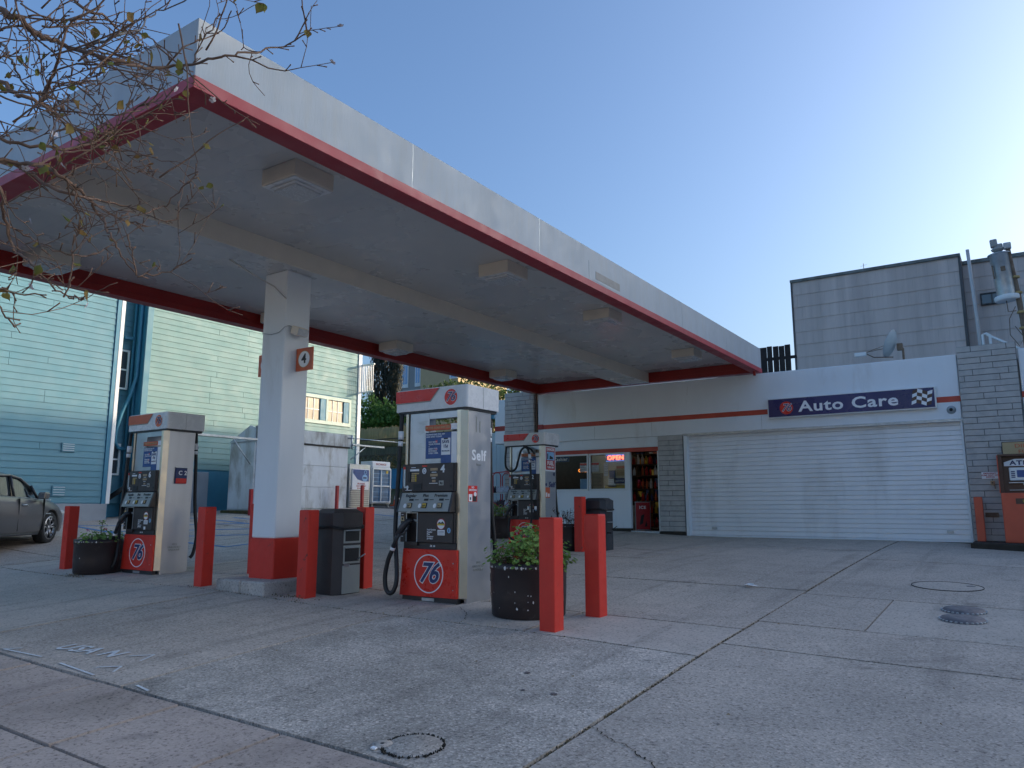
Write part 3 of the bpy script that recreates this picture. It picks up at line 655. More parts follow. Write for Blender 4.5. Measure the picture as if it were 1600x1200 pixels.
    lab(.07,.14,1.453,1.461,m_wprint,'panel_print',.001);lab(.07,.13,1.388,1.395,m_wprint,'panel_print',.001);lab(.035,.16,1.327,1.334,m_wprint,'panel_print',.001)
    lab(.18,.25,1.305,1.36,m_grey,'small_display',.004);q=MB();q.box(.20,.215,F-.006,F-.004,1.32,1.345);q.box(.222,.235,F-.006,F-.004,1.315,1.34);A('small_display_print',q,m_kprint)
    lab(.34,.37,1.28,1.31,m_black,'lock',.004) 
    text('pump_number',num,.115,m_wprint,t,(.235 if variant!=2 else .26,F-.002,1.49),bold=.0045)
    # grade panel, tilted
    q=MB();q.prism([(-.045,1.225),(.04,1.225),(.04,1.01),(-.115,1.01)],-.375,.37,'x');gp=A('grade_panel',q,m_grey)
    q=MB();q.prism([(-.047,1.228),(.04,1.228),(.04,1.005),(-.118,1.005)],.37,.40,'x');A('grade_panel_side',q,m_dark);q=MB();q.prism([(-.047,1.228),(.04,1.228),(.04,1.005),(-.118,1.005)],-.40,-.375,'x');A('grade_panel_side',q,m_dark)
    tilt=math.atan2(.07,.215); RX=PI/2-tilt
    def onp(x,s): # s: 0 top..1 bottom of the tilted face
        return (x,-.045-.07*s-.0015,1.225-.215*s)
    for x,nm,nu,bt in ((-.225,'Regular','87',m_tan2),(.0,'Plus','89',m_yell),(.225,'Premium','91',m_tan2)):
        o=text('grade_name',nm,.05,m_kprint,t,onp(x,.16),bold=.0008); o.rotation_euler=(RX,0,0)
        bx=MB();bx.box(-.032,.032,-.006,.0,-.012,.012,.002); o=A('octane_badge',bx,m_kprint); o.location=onp(x+.02,.38); o.rotation_euler=(-tilt,0,0)
        bx=MB();bx.box(-.03,.03,-.001,.0,-.004,.004); o=A('octane_print',bx,m_kprint); o.location=onp(x+.10,.38); o.rotation_euler=(-tilt,0,0)
        bx=MB();bx.disc((0,0,0),.027,20,'y',0,-.004,sx=.8); o=A('octane_dot',bx,m_wprint); o.location=onp(x-.06,.70); o.rotation_euler=(-tilt,0,0)
        bx=MB();bx.box(-.036,.036,-.008,0,-.032,.032,.004); o=A('grade_button_frame',bx,m_kprint); o.location=onp(x+.012,.69); o.rotation_euler=(-tilt,0,0)
        bx=MB();bx.box(-.027,.027,-.014,-.006,-.024,.024,.006); o=A('grade_button',bx,bt); o.location=onp(x+.012,.69); o.rotation_euler=(-tilt,0,0)
        o=text('octane_number',nu,.035,m_kprint,t,Vector(onp(x+.012,.69))+Vector((0,-.0155,-.002)),bold=.0006); o.rotation_euler=(RX,0,0)
    # nozzle panel
    q=MB();q.box(-.39,-.30,-.05,.06,.66,1.0,.004);q.box(-.13,.39,-.05,.06,.66,1.0,.006);q.box(-.30,-.13,.03,.06,.66,1.0);q.box(-.30,-.13,-.05,.06,.62,.665,.003);q.box(.39,.41,-.035,.06,.66,1.0,.004);A('nozzle_panel',q,m_dark)
    q=MB()
    for a,b,c,d in ((-.30,-.291,.665,1.0),(-.135,-.125,.665,1.0),(-.291,-.135,.99,1.0)): q.box(a,b,-.054,-.045,c,d)
    A('holster_trim',q,m_galv)
    F2=-.05
    lab(-.385,-.335,.90,.95,m_tan2,'instruction_icon',.002,F2);lab(-.372,-.348,.912,.938,m_kprint,'instruction_icon',.003,F2)
    for z in (.97,.865,.835,.80,.765,.72): lab(-.375,-.345,z,z+.008,m_wprint,'panel_print',.001,F2)
    q=MB();q.disc((.225,F2,.87),.062,28,'y',0,-.002);A('round_sticker',q,m_redpipe)
    q=MB();q.disc((.225,F2-.002,.87),.054,28,'y',0,-.001);A('round_sticker_face',q,m_wprint if variant!=2 else m_grey)
    q=MB();q.prism([(.175,.875),(.20,.895),(.225,.885),(.25,.9),(.275,.875)],F2-.003,F2-.004,'y');A('sticker_picture',q,m_kprint)
    q=MB();q.box(.173,.277,F2-.005,F2-.003,.855,.875);A('sticker_band',q,m_yell)
    lab(.175,.28,.745,.805,m_wprint,'white_sticker',.002,F2)
    for z in (.79,.775,.76): lab(.185,.27,z-.003,z+.002,m_kprint,'sticker_print',.003,F2)
    text('panel_text','Fuel Grades\nRegular\nPlus\nPremium\n(R+M)/2',.025,m_wprint,t,(.02,F2-.002,.755),bold=.0003,align='LEFT')
    q=MB();q.disc((.34,F2,.80),.03,20,'y',0,-.003,sx=.8);A('blue_sticker',q,m_lblue)
    q=MB();q.box(.335,.345,F2-.005,F2-.003,.785,.815);A('blue_sticker_print',q,m_navy)
    if variant==1: lab(.18,.23,.665,.71,m_wprint,'white_tag',.002,F2)
    q=MB();q.box(-.36,.42,-.02,.06,.585,.66,.004);A('skirt',q,m_bplas)
    text('skirt_text','3R 10',.03,m_wprint,t,(.08,-.0215,.62),bold=.0005)
    # red base flared to the left
    q=MB();q.prism([(-.345,.585),(-.39,.06),(.445,.06),(.445,.585)],-.04,.055,'y');A('base_panel',q,m_valr if variant!=1 else m_boll)
    q=MB();q.box(-.36,.445,-.025,.06,0,.06,.003);A('kick_plate',q,m_bplas)
    q=MB();q.box(-.06,.12,-.029,-.025,.012,.045,.001);A('kick_label',q,m_galv)
    q=MB();q.disc((.40,-.042,.44),.008,8,'y',0,-.004);q.disc((.40,-.042,.15),.006,8,'y',0,-.003);A('lock',q,m_galv)
    q=MB();q.ring((.045,-.0405,.315),.203,.215,56,'y',-.003);A('base_ring',q,m_wprint)
    logo_digits(t,(.045,-.0425,.315),.31)
    # side stickers and lettering
    X=.521
    if variant==0:
        text('side_lettering','Self',.165,m_wprint,t,(X+.001,.255,1.645),'right',bold=.0042,sx=1.05)
        text('side_lettering','Serve',.035,m_grey,t,(X+.001,.255,1.545),'right',bold=.0005)
        q=MB();q.box(X,X+.002,.06,.23,1.12,1.30);A('red_notice',q,m_valr)
        text('notice_text','NO\nSMOKING',.03,m_wprint,t,(X+.003,.145,1.265),'right',bold=.0008)
        q=MB();q.box(X+.002,X+.003,.07,.135,1.125,1.205);q.disc((X+.002,.19,1.205),.026,16,'x',0,.002);A('notice_picture',q,m_wprint)
        q=MB();q.box(X+.003,X+.004,.145,.215,1.125,1.185);q.box(X+.003,X+.004,.09,.11,1.14,1.17);A('notice_picture_dark',q,m_kprint)
    elif variant==1:
        q=MB();q.box(X,X+.03,.19,.38,1.36,1.60,.006);A('leaflet_box',q,m_navy)
        q=MB();q.box(X+.03,X+.033,.19,.37,1.36,1.44);A('leaflet_box_foot',q,m_valr)
        q=MB();q.box(X-.001,X+.034,.185,.385,1.60,1.612);A('leaflet_box_lid',q,m_galv)
        text('leaflet_text','C 2',.09,m_wprint,t,(X+.032,.30,1.52),'right',bold=.002)
    else:
        q=MB();q.box(X,X+.004,.06,.47,1.62,2.16);A('notice_board',q,m_wprint)
        q=MB();q.box(X+.004,X+.006,.08,.45,1.65,2.14);A('notice_red',q,m_redpipe)
        q=MB();q.box(X+.006,X+.008,.11,.42,1.86,2.04);A('notice_picture',q,m_lblue)
        q=MB();q.box(X+.008,X+.009,.13,.17,1.88,2.0);q.prism([(.22,1.88),(.38,1.89),(.36,1.93),(.24,1.96)],X+.008,X+.009,'x');A('notice_picture_dark',q,m_kprint)
        text('notice_text','DANGER',.085,m_wprint,t,(X+.0075,.265,2.09),'right',bold=.003,sx=.85)
        text('notice_text','FUEL',.12,m_wprint,t,(X+.0075,.265,1.79),'right',bold=.005,sx=.9)
        text('notice_text','TURN OFF',.06,m_wprint,t,(X+.0075,.265,1.70),'right',bold=.002,sx=.85)
        text('side_lettering','Self',.16,m_navy,t,(X+.002,.32,1.33),'right',bold=.004,shear=.2)
        q=MB();q.box(X,X+.003,.06,.24,1.05,1.27);A('red_notice',q,m_orange)
        q=MB();q.box(X+.003,X+.004,.07,.13,1.07,1.16);q.box(X+.003,X+.004,.16,.22,1.07,1.14);A('notice_picture',q,m_wprint)
        q=MB();q.disc((X,.42,1.56),.035,14,'x',0,.003);q.box(X,X+.003,.41,.45,1.52,1.60);A('small_sticker',q,m_navy)
        q=MB();q.disc((X,.09,1.33),.035,14,'x',0,.003);A('small_sticker',q,m_navy)
    text('stencil','1013\nUNLEADED\nGASOLINE',.04,m_grey,t,(X+.001,.26,.40),'right',bold=.0004)
    if variant==0:
        q=MB();q.box(X,X+.003,.2,.215,1.92,2.1,.001);q.box(X,X+.003,.27,.285,1.92,2.05,.001);A('side_mark',q,m_grey)
    # front hose
    def smooth(P_,k=5):
        out=[];P_=[Vector(p) for p in P_];n=len(P_)
        for i in range(n-1):
            a=P_[max(i-1,0)];b=P_[i];c=P_[i+1];d=P_[min(i+2,n-1)]
            for j in range(k):
                u=j/k; out.append(.5*((2*b)+(c-a)*u+(2*a-5*b+4*c-d)*u*u+(3*b-a-3*c+d)*u**3))
        out.append(P_[-1]); return out
    q=MB()
    if variant!=2:
        q.tube(smooth([(-.43,-.02,2.17),(-.435,-.03,1.9),(-.44,-.045,1.5),(-.45,-.06,1.1),(-.44,-.08,.75),(-.38,-.11,.4),(-.35,-.14,.22),(-.375,-.16,.11),(-.43,-.17,.085),(-.485,-.17,.14),(-.50,-.17,.28),(-.46,-.17,.45),(-.40,-.17,.57),(-.375,-.17,.63)]),.026,10)
    else:
        q.tube(smooth([(-.46,-.03,2.17),(-.47,-.05,1.9),(-.43,-.08,1.72),(-.30,-.1,1.63),(-.14,-.12,1.68),(-.06,-.14,1.86),(.02,-.15,2.06),(.12,-.14,2.13),(.20,-.14,2.08),(.24,-.13,1.9),(.26,-.12,1.5),(.27,-.12,1.1),(.28,-.12,.7),(.24,-.12,.4)]),.024,10)
        q.tube(smooth([(.05,-.1,2.17),(.14,-.12,2.14),(.27,-.13,2.08),(.36,-.12,1.98)]),.022,8)
        q.tube(smooth([(-.30,-.12,.62),(-.31,-.14,.4),(-.26,-.15,.2),(-.1,-.16,.12)]),.024,8)
    hs=A('hose',q,m_black)
    q=MB()
    if variant!=2: q.tube([(-.434,-.027,1.96),(-.434,-.028,1.86)],.034,12);q.tube([(-.436,-.032,1.84),(-.436,-.033,1.78)],.03,12);q.tube([(-.40,-.17,.57),(-.385,-.17,.60)],.03,10)
    else: q.tube([(.235,-.13,1.98),(.24,-.13,1.88)],.032,12);q.tube([(.237,-.13,1.86),(.243,-.13,1.80)],.028,10);q.box(.17,.21,-.13,-.06,.80,.87,.004);q.box(.33,.37,-.1,-.06,.8,.87,.004);q.tube([(.27,-.12,.5),(.25,-.12,.44)],.034,8)
    A('hose_swivel',q,m_wprint)
    # nozzle
    q=MB();q.tube([(-.375,-.17,.62),(-.345,-.165,.70),(-.315,-.155,.76)],[.024,.027,.028],10);q.tube([(-.335,-.16,.73),(-.29,-.13,.83),(-.23,-.10,.90),(-.19,-.05,.915)],[.03,.042,.034,.02],10);A('nozzle',q,m_bplas)
    q=MB();q.tube([(-.325,-.155,.75),(-.25,-.15,.755),(-.215,-.13,.80),(-.215,-.10,.86)],[.010]*4,6);A('nozzle_lever',q,m_bplas)
    q=MB();q.tube([(-.19,-.05,.915),(-.17,-.0,.90),(-.165,.02,.86)],[.013,.012,.012],8);A('nozzle_spout',q,m_galv)
    # rear hose seen past the side panel
    q=MB();q.tube(smooth([(.44,.56,2.17),(.45,.58,1.7),(.45,.60,1.2),(.46,.62,.9),(.47,.66,.55),(.46,.63,.3),(.44,.59,.22)]),.026,8);A('hose',q,m_black)
    q=MB();q.tube([(.44,.565,2.0),(.445,.57,1.9)],.034,10);q.tube([(.445,.572,1.88),(.447,.574,1.83)],.03,10);A('hose_swivel',q,m_wprint)
    return t
make_pump((-5.755,6.80,.445),'tall steel gas pump with number 4 and white lettering on its side, nearest the camera','4',0)
make_pump((-11.375,6.60,.505),'gas pump with number 6 and a leaflet box on its side, left of the column','6',1)
make_pump((-8.62,13.2,.70),'farther gas pump with a looped overhead hose and a red fuel notice','2',2,(.93,.95,.95))

# ================================================================ BOLLARDS
def bollard(x,y,label,h=1.02,s=.0825,group='red steel bollards around the pump islands',mt=None,rz=0):
    z=H(x,y)-.02
    t=thing('bollard',label,'bollard',(x,y,z),rz,group)
    q=MB();q.box(-s,s,-s,s,0,h,.007);part('sleeve',q,mt or m_boll,t)
    q=MB();q.box(-s+.004,s-.004,-s+.004,s-.004,h,h+.006,.003);part('cap',q,mt or m_boll,t)
    q=MB();q.box(-s-.002,s+.002,-s-.002,-s+.001,.0,.012);q.box(s-.0,s+.002,-s,s,0,.012);part('base_grime',q,m_curbd,t)
    return t
bollard(-3.70,6.12,'square red bollard nearest the camera, in front of the big flower planter')
bollard(-3.70,6.99,'square red bollard standing just behind and right of the nearest one')
bollard(-7.12,6.22,'square red bollard left of the near bin, right of the column')
bollard(-7.10,7.13,'square red bollard behind the near bin, left of the middle pump')
bollard(-8.97,6.11,'square red bollard between the number 6 pump and the column')
bollard(-9.50,7.32,'red bollard mostly hidden behind the left edge of the column')
bollard(-13.12,6.42,'square red bollard by the car, left of the round planter')
bollard(-13.05,7.55,'red bollard half hidden behind the number 6 pump and its planter')
bollard(-6.95,12.55,'short looking red bollard in front of the far charcoal bin')
for (x,y,l) in ((-18.0,13.6,'thin faded red post at the left end of the rusty shed'),(-18.1,16.9,'thin faded red post in front of the rusty shed doors'),(-18.05,17.95,'thin faded red post in front of the grey cabinet with a blue poster')):
    bollard(x,y,l,.74,.045,'thin red posts along the back lot',m_redpipe)

# ================================================================ BINS
def bin_(x,y,label,body,panel,s=1.0):
    z=H(x,y)-.01
    t=thing('trash_bin',label,'trash bin',(x,y,z)); t.scale=(s,s,s)
    a=.235;c=.085
    def octo(a,c): return [(-a+c,-a),(a-c,-a),(a,-a+c),(a,a-c),(a-c,a),(-a+c,a),(-a,a-c),(-a,-a+c)]
    q=MB();q.prism(octo(a,c),0,.80,'z');part('body',q,body,t)
    q=MB();q.prism(octo(a+.012,c),.80,.96,'z')
    # domed top
    for k in range(3):
        r0=a+.012-.02*k-.0;z0=.96+.015*k
    lo=octo(a+.012,c);hi=octo(a-.06,c*.7);vs=[(u,v,.96) for u,v in lo]+[(u,v,1.01) for u,v in hi]
    q.add(vs,[(i,(i+1)%8,(i+1)%8+8,i+8) for i in range(8)]+[tuple(range(8,16))]);part('lid',q,body,t)
    q=MB();pts=octo(a+.018,c);L=[(u,v,.795+.012*math.sin(i*2.1)) for i,(u,v) in enumerate(pts)];L.append(L[0]);q.tube(L,.011,6);q.tube([(p[0]*1.005,p[1]*1.005,p[2]-.018) for p in L],.008,6);part('liner_bag',q,m_black,t)
    for z0,z1,nm in ((.60,.78,'towel_slot'),(.36,.575,'waste_opening')):
        q=MB();q.box(a,a+.006,-.14,.14,z0,z1,.002);part('frame_plate',q,panel,t)
        q=MB();q.box(a+.0062,a+.008,-.115,.115,z0+.025,z1-.025);part(nm,q,m_kprint,t)
        q=MB();q.box(a+.008,a+.03,-.125,.125,z1-.035,z1-.02,.004);part('chrome_lip',q,m_galv,t)
    q=MB();q.box(a+.006,a+.1,-.13,-.12,.33,.36,.002) ;q.tube([(a+.005,.09,.40),(a+.10,.13,.47)],.008,6);part('handle',q,m_galv if body is m_bin else m_black,t)
    q=MB();q.box(a,a+.004,-.145,.145,.01,.34,.002);part('lower_door',q,panel,t)
    return t
bin_(-7.10,6.68,'dark brown eight sided bin between two red bollards beside the column',m_bin,m_grey)
bin_(-6.80,13.0,'charcoal blue eight sided bin far off in front of the shop window',m_bindk,m_bindk,.97)

# ================================================================ PLANTERS
def planter(x,y,r,h,label,kind,chips,seed,pl=None):
    random.seed(seed); z=H(x,y)-.01
    t=thing('planter',label,'planter',(x,y,z))
    q=MB();q.lathe([(r*.93,0),(r*.97,.02),(r,h*.4),(r*1.01,h*.86),(r*1.03,h*.88),(r*1.03,h),(r*.95,h),(r*.94,h-.05)],n=48);part('tub',q,m_planter,t)
    q=MB();q.lathe([(0,h-.04),(r*.94,h-.05)],n=24);part('soil',q,m_soil,t)
    q=MB()
    for k in range(chips):
        a=random.choice((-2.2,-1.2,-2.6,-2.9))+random.gauss(0,.25); zz=random.choice((h*.93,h*.93,random.uniform(.04,h)))
        s=random.uniform(.003,.011)*(1.6 if random.random()<.12 else 1); n_=6
        rr=r*(1.035 if zz>h*.87 else 1.012)
        vs=[]
        for i in range(n_):
            da=s*random.uniform(.5,1.1)*math.cos(i*PI/3)/r; dz=s*random.uniform(.6,1.8)*math.sin(i*PI/3)
            vs.append((rr*math.cos(a+da),rr*math.sin(a+da),min(max(zz+dz,.005),h)))
        q.add(vs,[tuple(range(n_))])
    if chips: tag(part('chipped_paint',q,m_chip,t),kind='stuff')
    fo=MB();st=MB()
    if kind=='geranium':
        for k in range(120 if pl is None else pl[0]):
            a=random.uniform(0,2*PI);rr=r*math.sqrt(random.random())*.95; bx,by=rr*math.cos(a),rr*math.sin(a)
            hh=random.uniform(.07,.30)*(1.15-.45*(rr/r)) if pl is None else random.uniform(.03,pl[1])
            if pl is None: hh*=1+.35*math.sin(bx*9+1)
            ex,ey=bx*1.08+random.gauss(0,.02),by*1.08+random.gauss(0,.02)
            top=Vector((ex,ey,h-.03+hh)); st.tube([(bx*.8,by*.8,h-.05),((bx+ex)/2,(by+ey)/2,h+hh*.5),top],.0035,4,cap=False)
            for j in range(random.randint(7,12)):
                p=top+Vector((random.gauss(0,.05),random.gauss(0,.05),random.gauss(-.02,.04)))
                R=random.uniform(.014,.030); nrm=Vector((p.x*1.5+random.gauss(0,.35),p.y*1.5+random.gauss(0,.35),.55+random.random())).normalized()
                u=nrm.orthogonal().normalized(); v=nrm.cross(u); vs=[tuple(p-nrm*R*.35)]
                for i in range(10):
                    an=2*PI*i/10; rr2=R*(1.0 if i%2 else .84); vs.append(tuple(p+(u*math.cos(an)+v*math.sin(an))*rr2+nrm*random.uniform(-.1,.1)*R))
                fo.add(vs,[(0,i+1,(i+1)%10+1) for i in range(10)])
    else:
        for k in range(26 if pl is None else pl[0]):
            a=random.uniform(0,2*PI);rr=r*math.sqrt(random.random())*.7; bx,by=rr*math.cos(a),rr*math.sin(a)
            hh=random.uniform(.1,.34); ex,ey=bx*1.6+random.gauss(0,.05),by*1.6+random.gauss(0,.05); top=Vector((ex,ey,h-.03+hh))
            st.tube([(bx*.8,by*.8,h-.05),((bx+ex)/2+.01,(by+ey)/2,h+hh*.5),top],.004,4,cap=False)
            for j in range(12):
                tt=random.uniform(.35,1.05); p=Vector((bx*.8,by*.8,h-.05)).lerp(top,tt)
                d=Vector((random.gauss(0,1),random.gauss(0,1),random.uniform(-.3,.8))).normalized()*random.uniform(.04,.085); wv=d.cross(Vector((0,0,1))).normalized()*random.uniform(.010,.018)
                fo.add([tuple(p),tuple(p+d*.5+wv),tuple(p+d),tuple(p+d*.5-wv)],[(0,1,2),(0,2,3)])
    tag(part('stems',st,m_bark,t),kind='stuff')
    tag(part('foliage',fo,{'geranium':m_ger,'dull':m_dim}[kind],t),kind='stuff')
    return t,h
def flower(t,x,y,z,mt):
    q=MB()
    for k in range(16):
        p=Vector((random.gauss(0,.013),random.gauss(0,.013),random.gauss(0,.010))); s=random.uniform(.006,.011); n=Vector((random.gauss(0,1),random.gauss(0,1),1)).normalized();u=n.orthogonal().normalized();v=n.cross(u)
        q.add([tuple(p+(u*math.cos(i*1.257)+v*math.sin(i*1.257))*s) for i in range(5)],[(0,1,2,3,4)])
    part('flower',q,mt,t,loc=(x,y,z))
t,h=planter(-4.31,6.68,.385,.53,'large dark round planter of leafy geraniums between the pump and the nearest bollard','geranium',75,3)
flower(t,-.22,.12,h+.30,m_pink);flower(t,-.06,.05,h+.27,m_pink);flower(t,.05,-.3,h+.06,m_redfl);flower(t,-.15,-.25,h+.14,m_redfl)
t,h=planter(-12.13,6.42,.37,.52,'dark round planter with chipped white spots beside the number 6 pump','geranium',46,5,(34,.10))
flower(t,-.2,-.12,h+.13,m_pink);flower(t,.16,-.02,h+.16,m_redfl)
q=MB();q.tube([(-.02,0,h-.05),(-.02,0,h+.14),(0,0,h+.27)],.005,5);part('tall_stem',q,m_bark,t)
q=MB()
for k in range(60):
    p=Vector((random.gauss(-.01,.03),random.gauss(0,.03),h+random.uniform(.12,.30)));R=random.uniform(.010,.022);vs=[tuple(p+Vector((R*math.cos(i*PI/3),R*math.sin(i*PI/3)*.7,random.gauss(0,.006)))) for i in range(6)];q.add(vs,[tuple(range(6))])
tag(part('tall_leaves',q,m_ger,t),kind='stuff')
planter(-7.33,12.75,.30,.50,'dark planter with a dull leggy shrub near the far bin','dull',10,8)
planter(-10.2,14.5,.30,.50,'dark planter with a dark green shrub behind the nearest pump, by the bottle rack','geranium',0,9,(60,.26))
random.seed(21)
# ================================================================ MAIN BUILDING
FY=17.5
bd=thing('service_station_building','low white station building with shop, roll up door and grey brick piers','building',(-5,FY,.8))
def B(n,mb,mt,par=None): return part(n,mb,mt,par or bd,world=True)
def brick_pier(x0,x1,y0,y1,z0,z1,hc=.117,lens=(.62,),side=None,par=bd):
    q=MB();q.box(x0+.012,x1-.012,y0+.012,y1-.012,z0,z1);B('pier_core',q,m_mortar)
    meshes={}
    n=int((z1-z0)/hc); hc=(z1-z0)/n
    def put(x,z,L,face):
        L=round(L*20)/20.0 if L>.1 else round(L,2)
        if L<.04:return
        key=(L,round(hc,4),face)
        if key not in meshes:
            vs=[]
            for vv in range(3):
                b=MB()
                d=.006+vv*.005
                if face=='f': b.box(.005,L-.005,-d,.03,.006,hc-.005,.0045)
                else: b.box(-.03,d,.005,L-.005,.006,hc-.005,.0045)
                me=b.mesh('brick'); me.materials.append(m_brick); vs.append(me)
            meshes[key]=vs
        me=random.choice(meshes[key])
        loc=(x,y0+.012,z) if face=='f' else (x1-.012,x,z)
        inst('brick',me,bd,Vector(loc)-bd.location)
    for k in range(n):
        z=z0+k*hc; x=x0; off=(k%2)*.31+random.choice((0,.05,.1,-.05))
        first=True
        while x<x1-.03:
            L=(off if first and off>.08 else .62); first=False
            L=min(L,x1-x)
            if x1-(x+L)<.07: L=x1-x
            # snap
            put(x,z,L if abs(x+L-x1)<1e-6 else max(.05,round(L*20)/20),'f')
            x+=L if abs(x+L-x1)<1e-6 else max(.05,round(L*20)/20)
        if side:
            y=y0
            while y<y1-.05:
                L=min(.6,y1-y); put(y,z,L,'s'); y+=max(.05,round(L*20)/20)
# core volume of the building (behind the facade)
q=MB()
q.box(-6.75,-.9,FY+.75,24,.3,4.4)                      # garage block behind the door
q.box(.1,12,FY+.02,24,.3,4.4)
q.box(-11.5,-6.75,FY+.35,24,3.25,4.4)                  # above the shop
q.box(-11.5,-11.2,FY+.1,24,.3,3.25); q.box(-11.2,-6.75,22.2,24,.3,3.25)
B('wall',q,m_white)
q=MB();q.box(-11.6,12,FY+.35,24.05,4.4,4.44);B('roof',q,m_galv)
# fascia
q=MB();q.box(-10.93,-.945,FY-.05,FY+.3,3.24,4.56,.012);B('fascia',q,m_white)
q=MB();q.box(.085,12,FY-.05,FY+.3,3.24,4.56,.012);B('fascia',q,m_white)
for x0,x1 in ((-10.935,-.943),(.083,12)):
    q=MB();q.box(x0,x1,FY-.058,FY-.02,3.60,3.715,.003);B('red_stripe',q,m_stripe)
q=MB();q.box(-10.93,-10.76,FY-.075,FY-.05,3.60,3.73,.003);B('stripe_step',q,m_red)
for x in (-9.2,-7.6,-4.9):
    q=MB();q.box(x,x+.006,FY-.0515,FY-.049,3.26,3.58);B('panel_joint',q,m_grey)
q=MB();q.box(-6.80,-.93,FY-.07,FY-.045,3.235,3.262,.003);q.box(-6.8,-.93,FY-.06,FY,3.205,3.237,.003);B('door_header_trim',q,m_galv)
q=MB();q.tube([(-10.97,FY-.06,1.0),(-10.97,FY-.06,4.6)],.022,8);B('drain_pipe',q,m_rust)
# garage door: every slat a piece
N_=24; zb0,zt0=.865,3.225; hh=(zt0-zb0)/N_
sm=MB(); sm.prism([(.010,.0),(.010,.007),(-.012,.010),(-.017,.022),(-.017,hh-.006),(-.012,hh-.001),(.02,hh-.001),(.02,0)],-6.70,-.985,'x')
sme=sm.mesh('slat'); sme.materials.append(m_roll)
dr=B('roll_up_door',MB().box(-6.70,-.985,FY+.105,FY+.13,zb0,zt0),m_rollg)
for k in range(N_): inst('slat',sme,dr,Vector((0,FY+.085,zb0+k*hh))-bd.location)
q=MB();q.box(-6.70,-.985,FY+.03,FY+.10,zb0-.045,zb0-.002,.006);part('bottom_rail',q,m_roll,dr,world=True)
q=MB();q.box(-6.785,-6.70,FY-.06,FY+.12,.83,3.24,.006);B('door_jamb',q,m_white)
q=MB();q.box(-.985,-.945,FY-.05,FY+.12,.80,3.24,.006);B('door_jamb',q,m_white)
q=MB();q.box(-6.7,-.98,FY+.02,FY+.8,.78,.822);B('door_sill',q,m_curbd)
q=MB();q.box(-6.7,-.99,FY+.035,FY+.09,zb0-.062,zb0-.045);B('door_seal',q,m_black)
for x in (-6.2,-1.4): q=MB();q.box(x,x+.12,FY+.04,FY+.07,1.0,1.05,.004);B('door_latch',q,m_galv)
# piers
brick_pier(-7.46,-6.79,FY-.05,FY+.3,.93,3.24)
q=MB();q.box(-7.46,-6.79,FY-.10,FY+.3,.6,.925,.008);B('pier_plinth',q,m_curbd)
brick_pier(-.94,.08,FY-.12,FY+.3,.86,4.69)
q=MB();q.box(-.94,1.2,16.25,FY+.1,.3,.865,.02);B('raised_kerb',q,m_curbd)
brick_pier(-11.98,-11.01,FY-.15,FY+.6,.95,4.67,side=True)
q=MB();q.box(-12.55,-11.99,FY+.2,FY+.7,3.30,4.56,.006);B('side_box',q,m_white)
q=MB();q.box(-12.555,-11.99,FY+.19,FY+.2,3.66,3.80,.003);B('side_box_stripe',q,m_red)
q=MB();q.box(-12.15,-12.12,FY+.17,FY+.2,2.9,4.2);B('side_box_bracket',q,m_galv) if False else None
# shop front
q=MB();q.box(-10.95,-7.46,FY,FY+.1,2.99,3.238,.004);B('shop_header',q,m_white)
q=MB();q.box(-10.95,-7.46,FY-.01,FY+.1,2.885,2.985,.004);B('shop_red_trim',q,m_stripe)
q=MB();q.box(-10.95,-8.24,FY,FY+.1,.99,1.93,.004);B('shop_lower_wall',q,m_white)
q=MB();q.box(-10.95,-8.24,FY-.01,FY+.1,.6,.985,.004);B('shop_plinth',q,m_curbd)
q=MB();q.box(-8.24,-7.46,FY-.03,FY+.2,.6,.935,.006);B('door_threshold',q,m_galv)
def win(x0,x1):
    f=MB()
    f.box(x0,x1,FY-.015,FY+.06,1.93,1.975,.004);f.box(x0,x1,FY-.015,FY+.06,2.845,2.885,.004);f.box(x0,x0+.035,FY-.015,FY+.06,1.975,2.845,.004);f.box(x1-.035,x1,FY-.015,FY+.06,1.975,2.845,.004)
    w_=B('window',f,m_trimw)
    g=MB();g.box(x0+.035,x1-.035,FY+.03,FY+.036,1.975,2.845);part('pane',g,m_glass,w_,world=True)
win(-10.90,-9.43);win(-9.40,-8.35)
q=MB();q.box(-8.35,-8.24,FY-.01,FY+.1,1.93,2.885,.004);B('door_post',q,m_trimw)
q=MB();q.box(-7.50,-7.462,FY+.0,FY+.3,.935,2.885,.004);B('door_post',q,m_trimw)
q=MB();q.box(-9.3,-8.4,FY+.11,FY+.14,1.0,1.9)
# interior
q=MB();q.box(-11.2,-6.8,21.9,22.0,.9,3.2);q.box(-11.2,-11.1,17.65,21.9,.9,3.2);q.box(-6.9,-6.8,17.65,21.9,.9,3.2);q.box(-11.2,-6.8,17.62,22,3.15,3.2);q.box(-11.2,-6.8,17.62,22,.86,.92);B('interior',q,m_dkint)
q=MB();q.box(-10.3,-9.2,19.0,19.08,3.06,3.10,.01);B('shop_tube_light',q,m_tubel)
q=MB();q.box(-8.3,-7.5,20.0,20.06,3.06,3.10,.01);B('shop_tube_light',q,m_shopl)
sh=thing('shelf_unit','dim shelf unit stocked with bottles just inside the shop doorway','shelf',(-8.40,19.0,.93))
q=MB()
for z in (.05,.4,.72,1.05,1.4,1.7): q.box(-.42,.42,-.2,.2,z,z+.02)
q.box(-.44,-.42,-.2,.2,0,1.95);q.box(.42,.44,-.2,.2,0,1.95);part('frame',q,m_brown,sh)
cols=[m_redfl,m_wprint,m_redfl,m_orange,m_navy,m_yell,m_dim,m_wprint,m_redfl]
bmesh_=[]
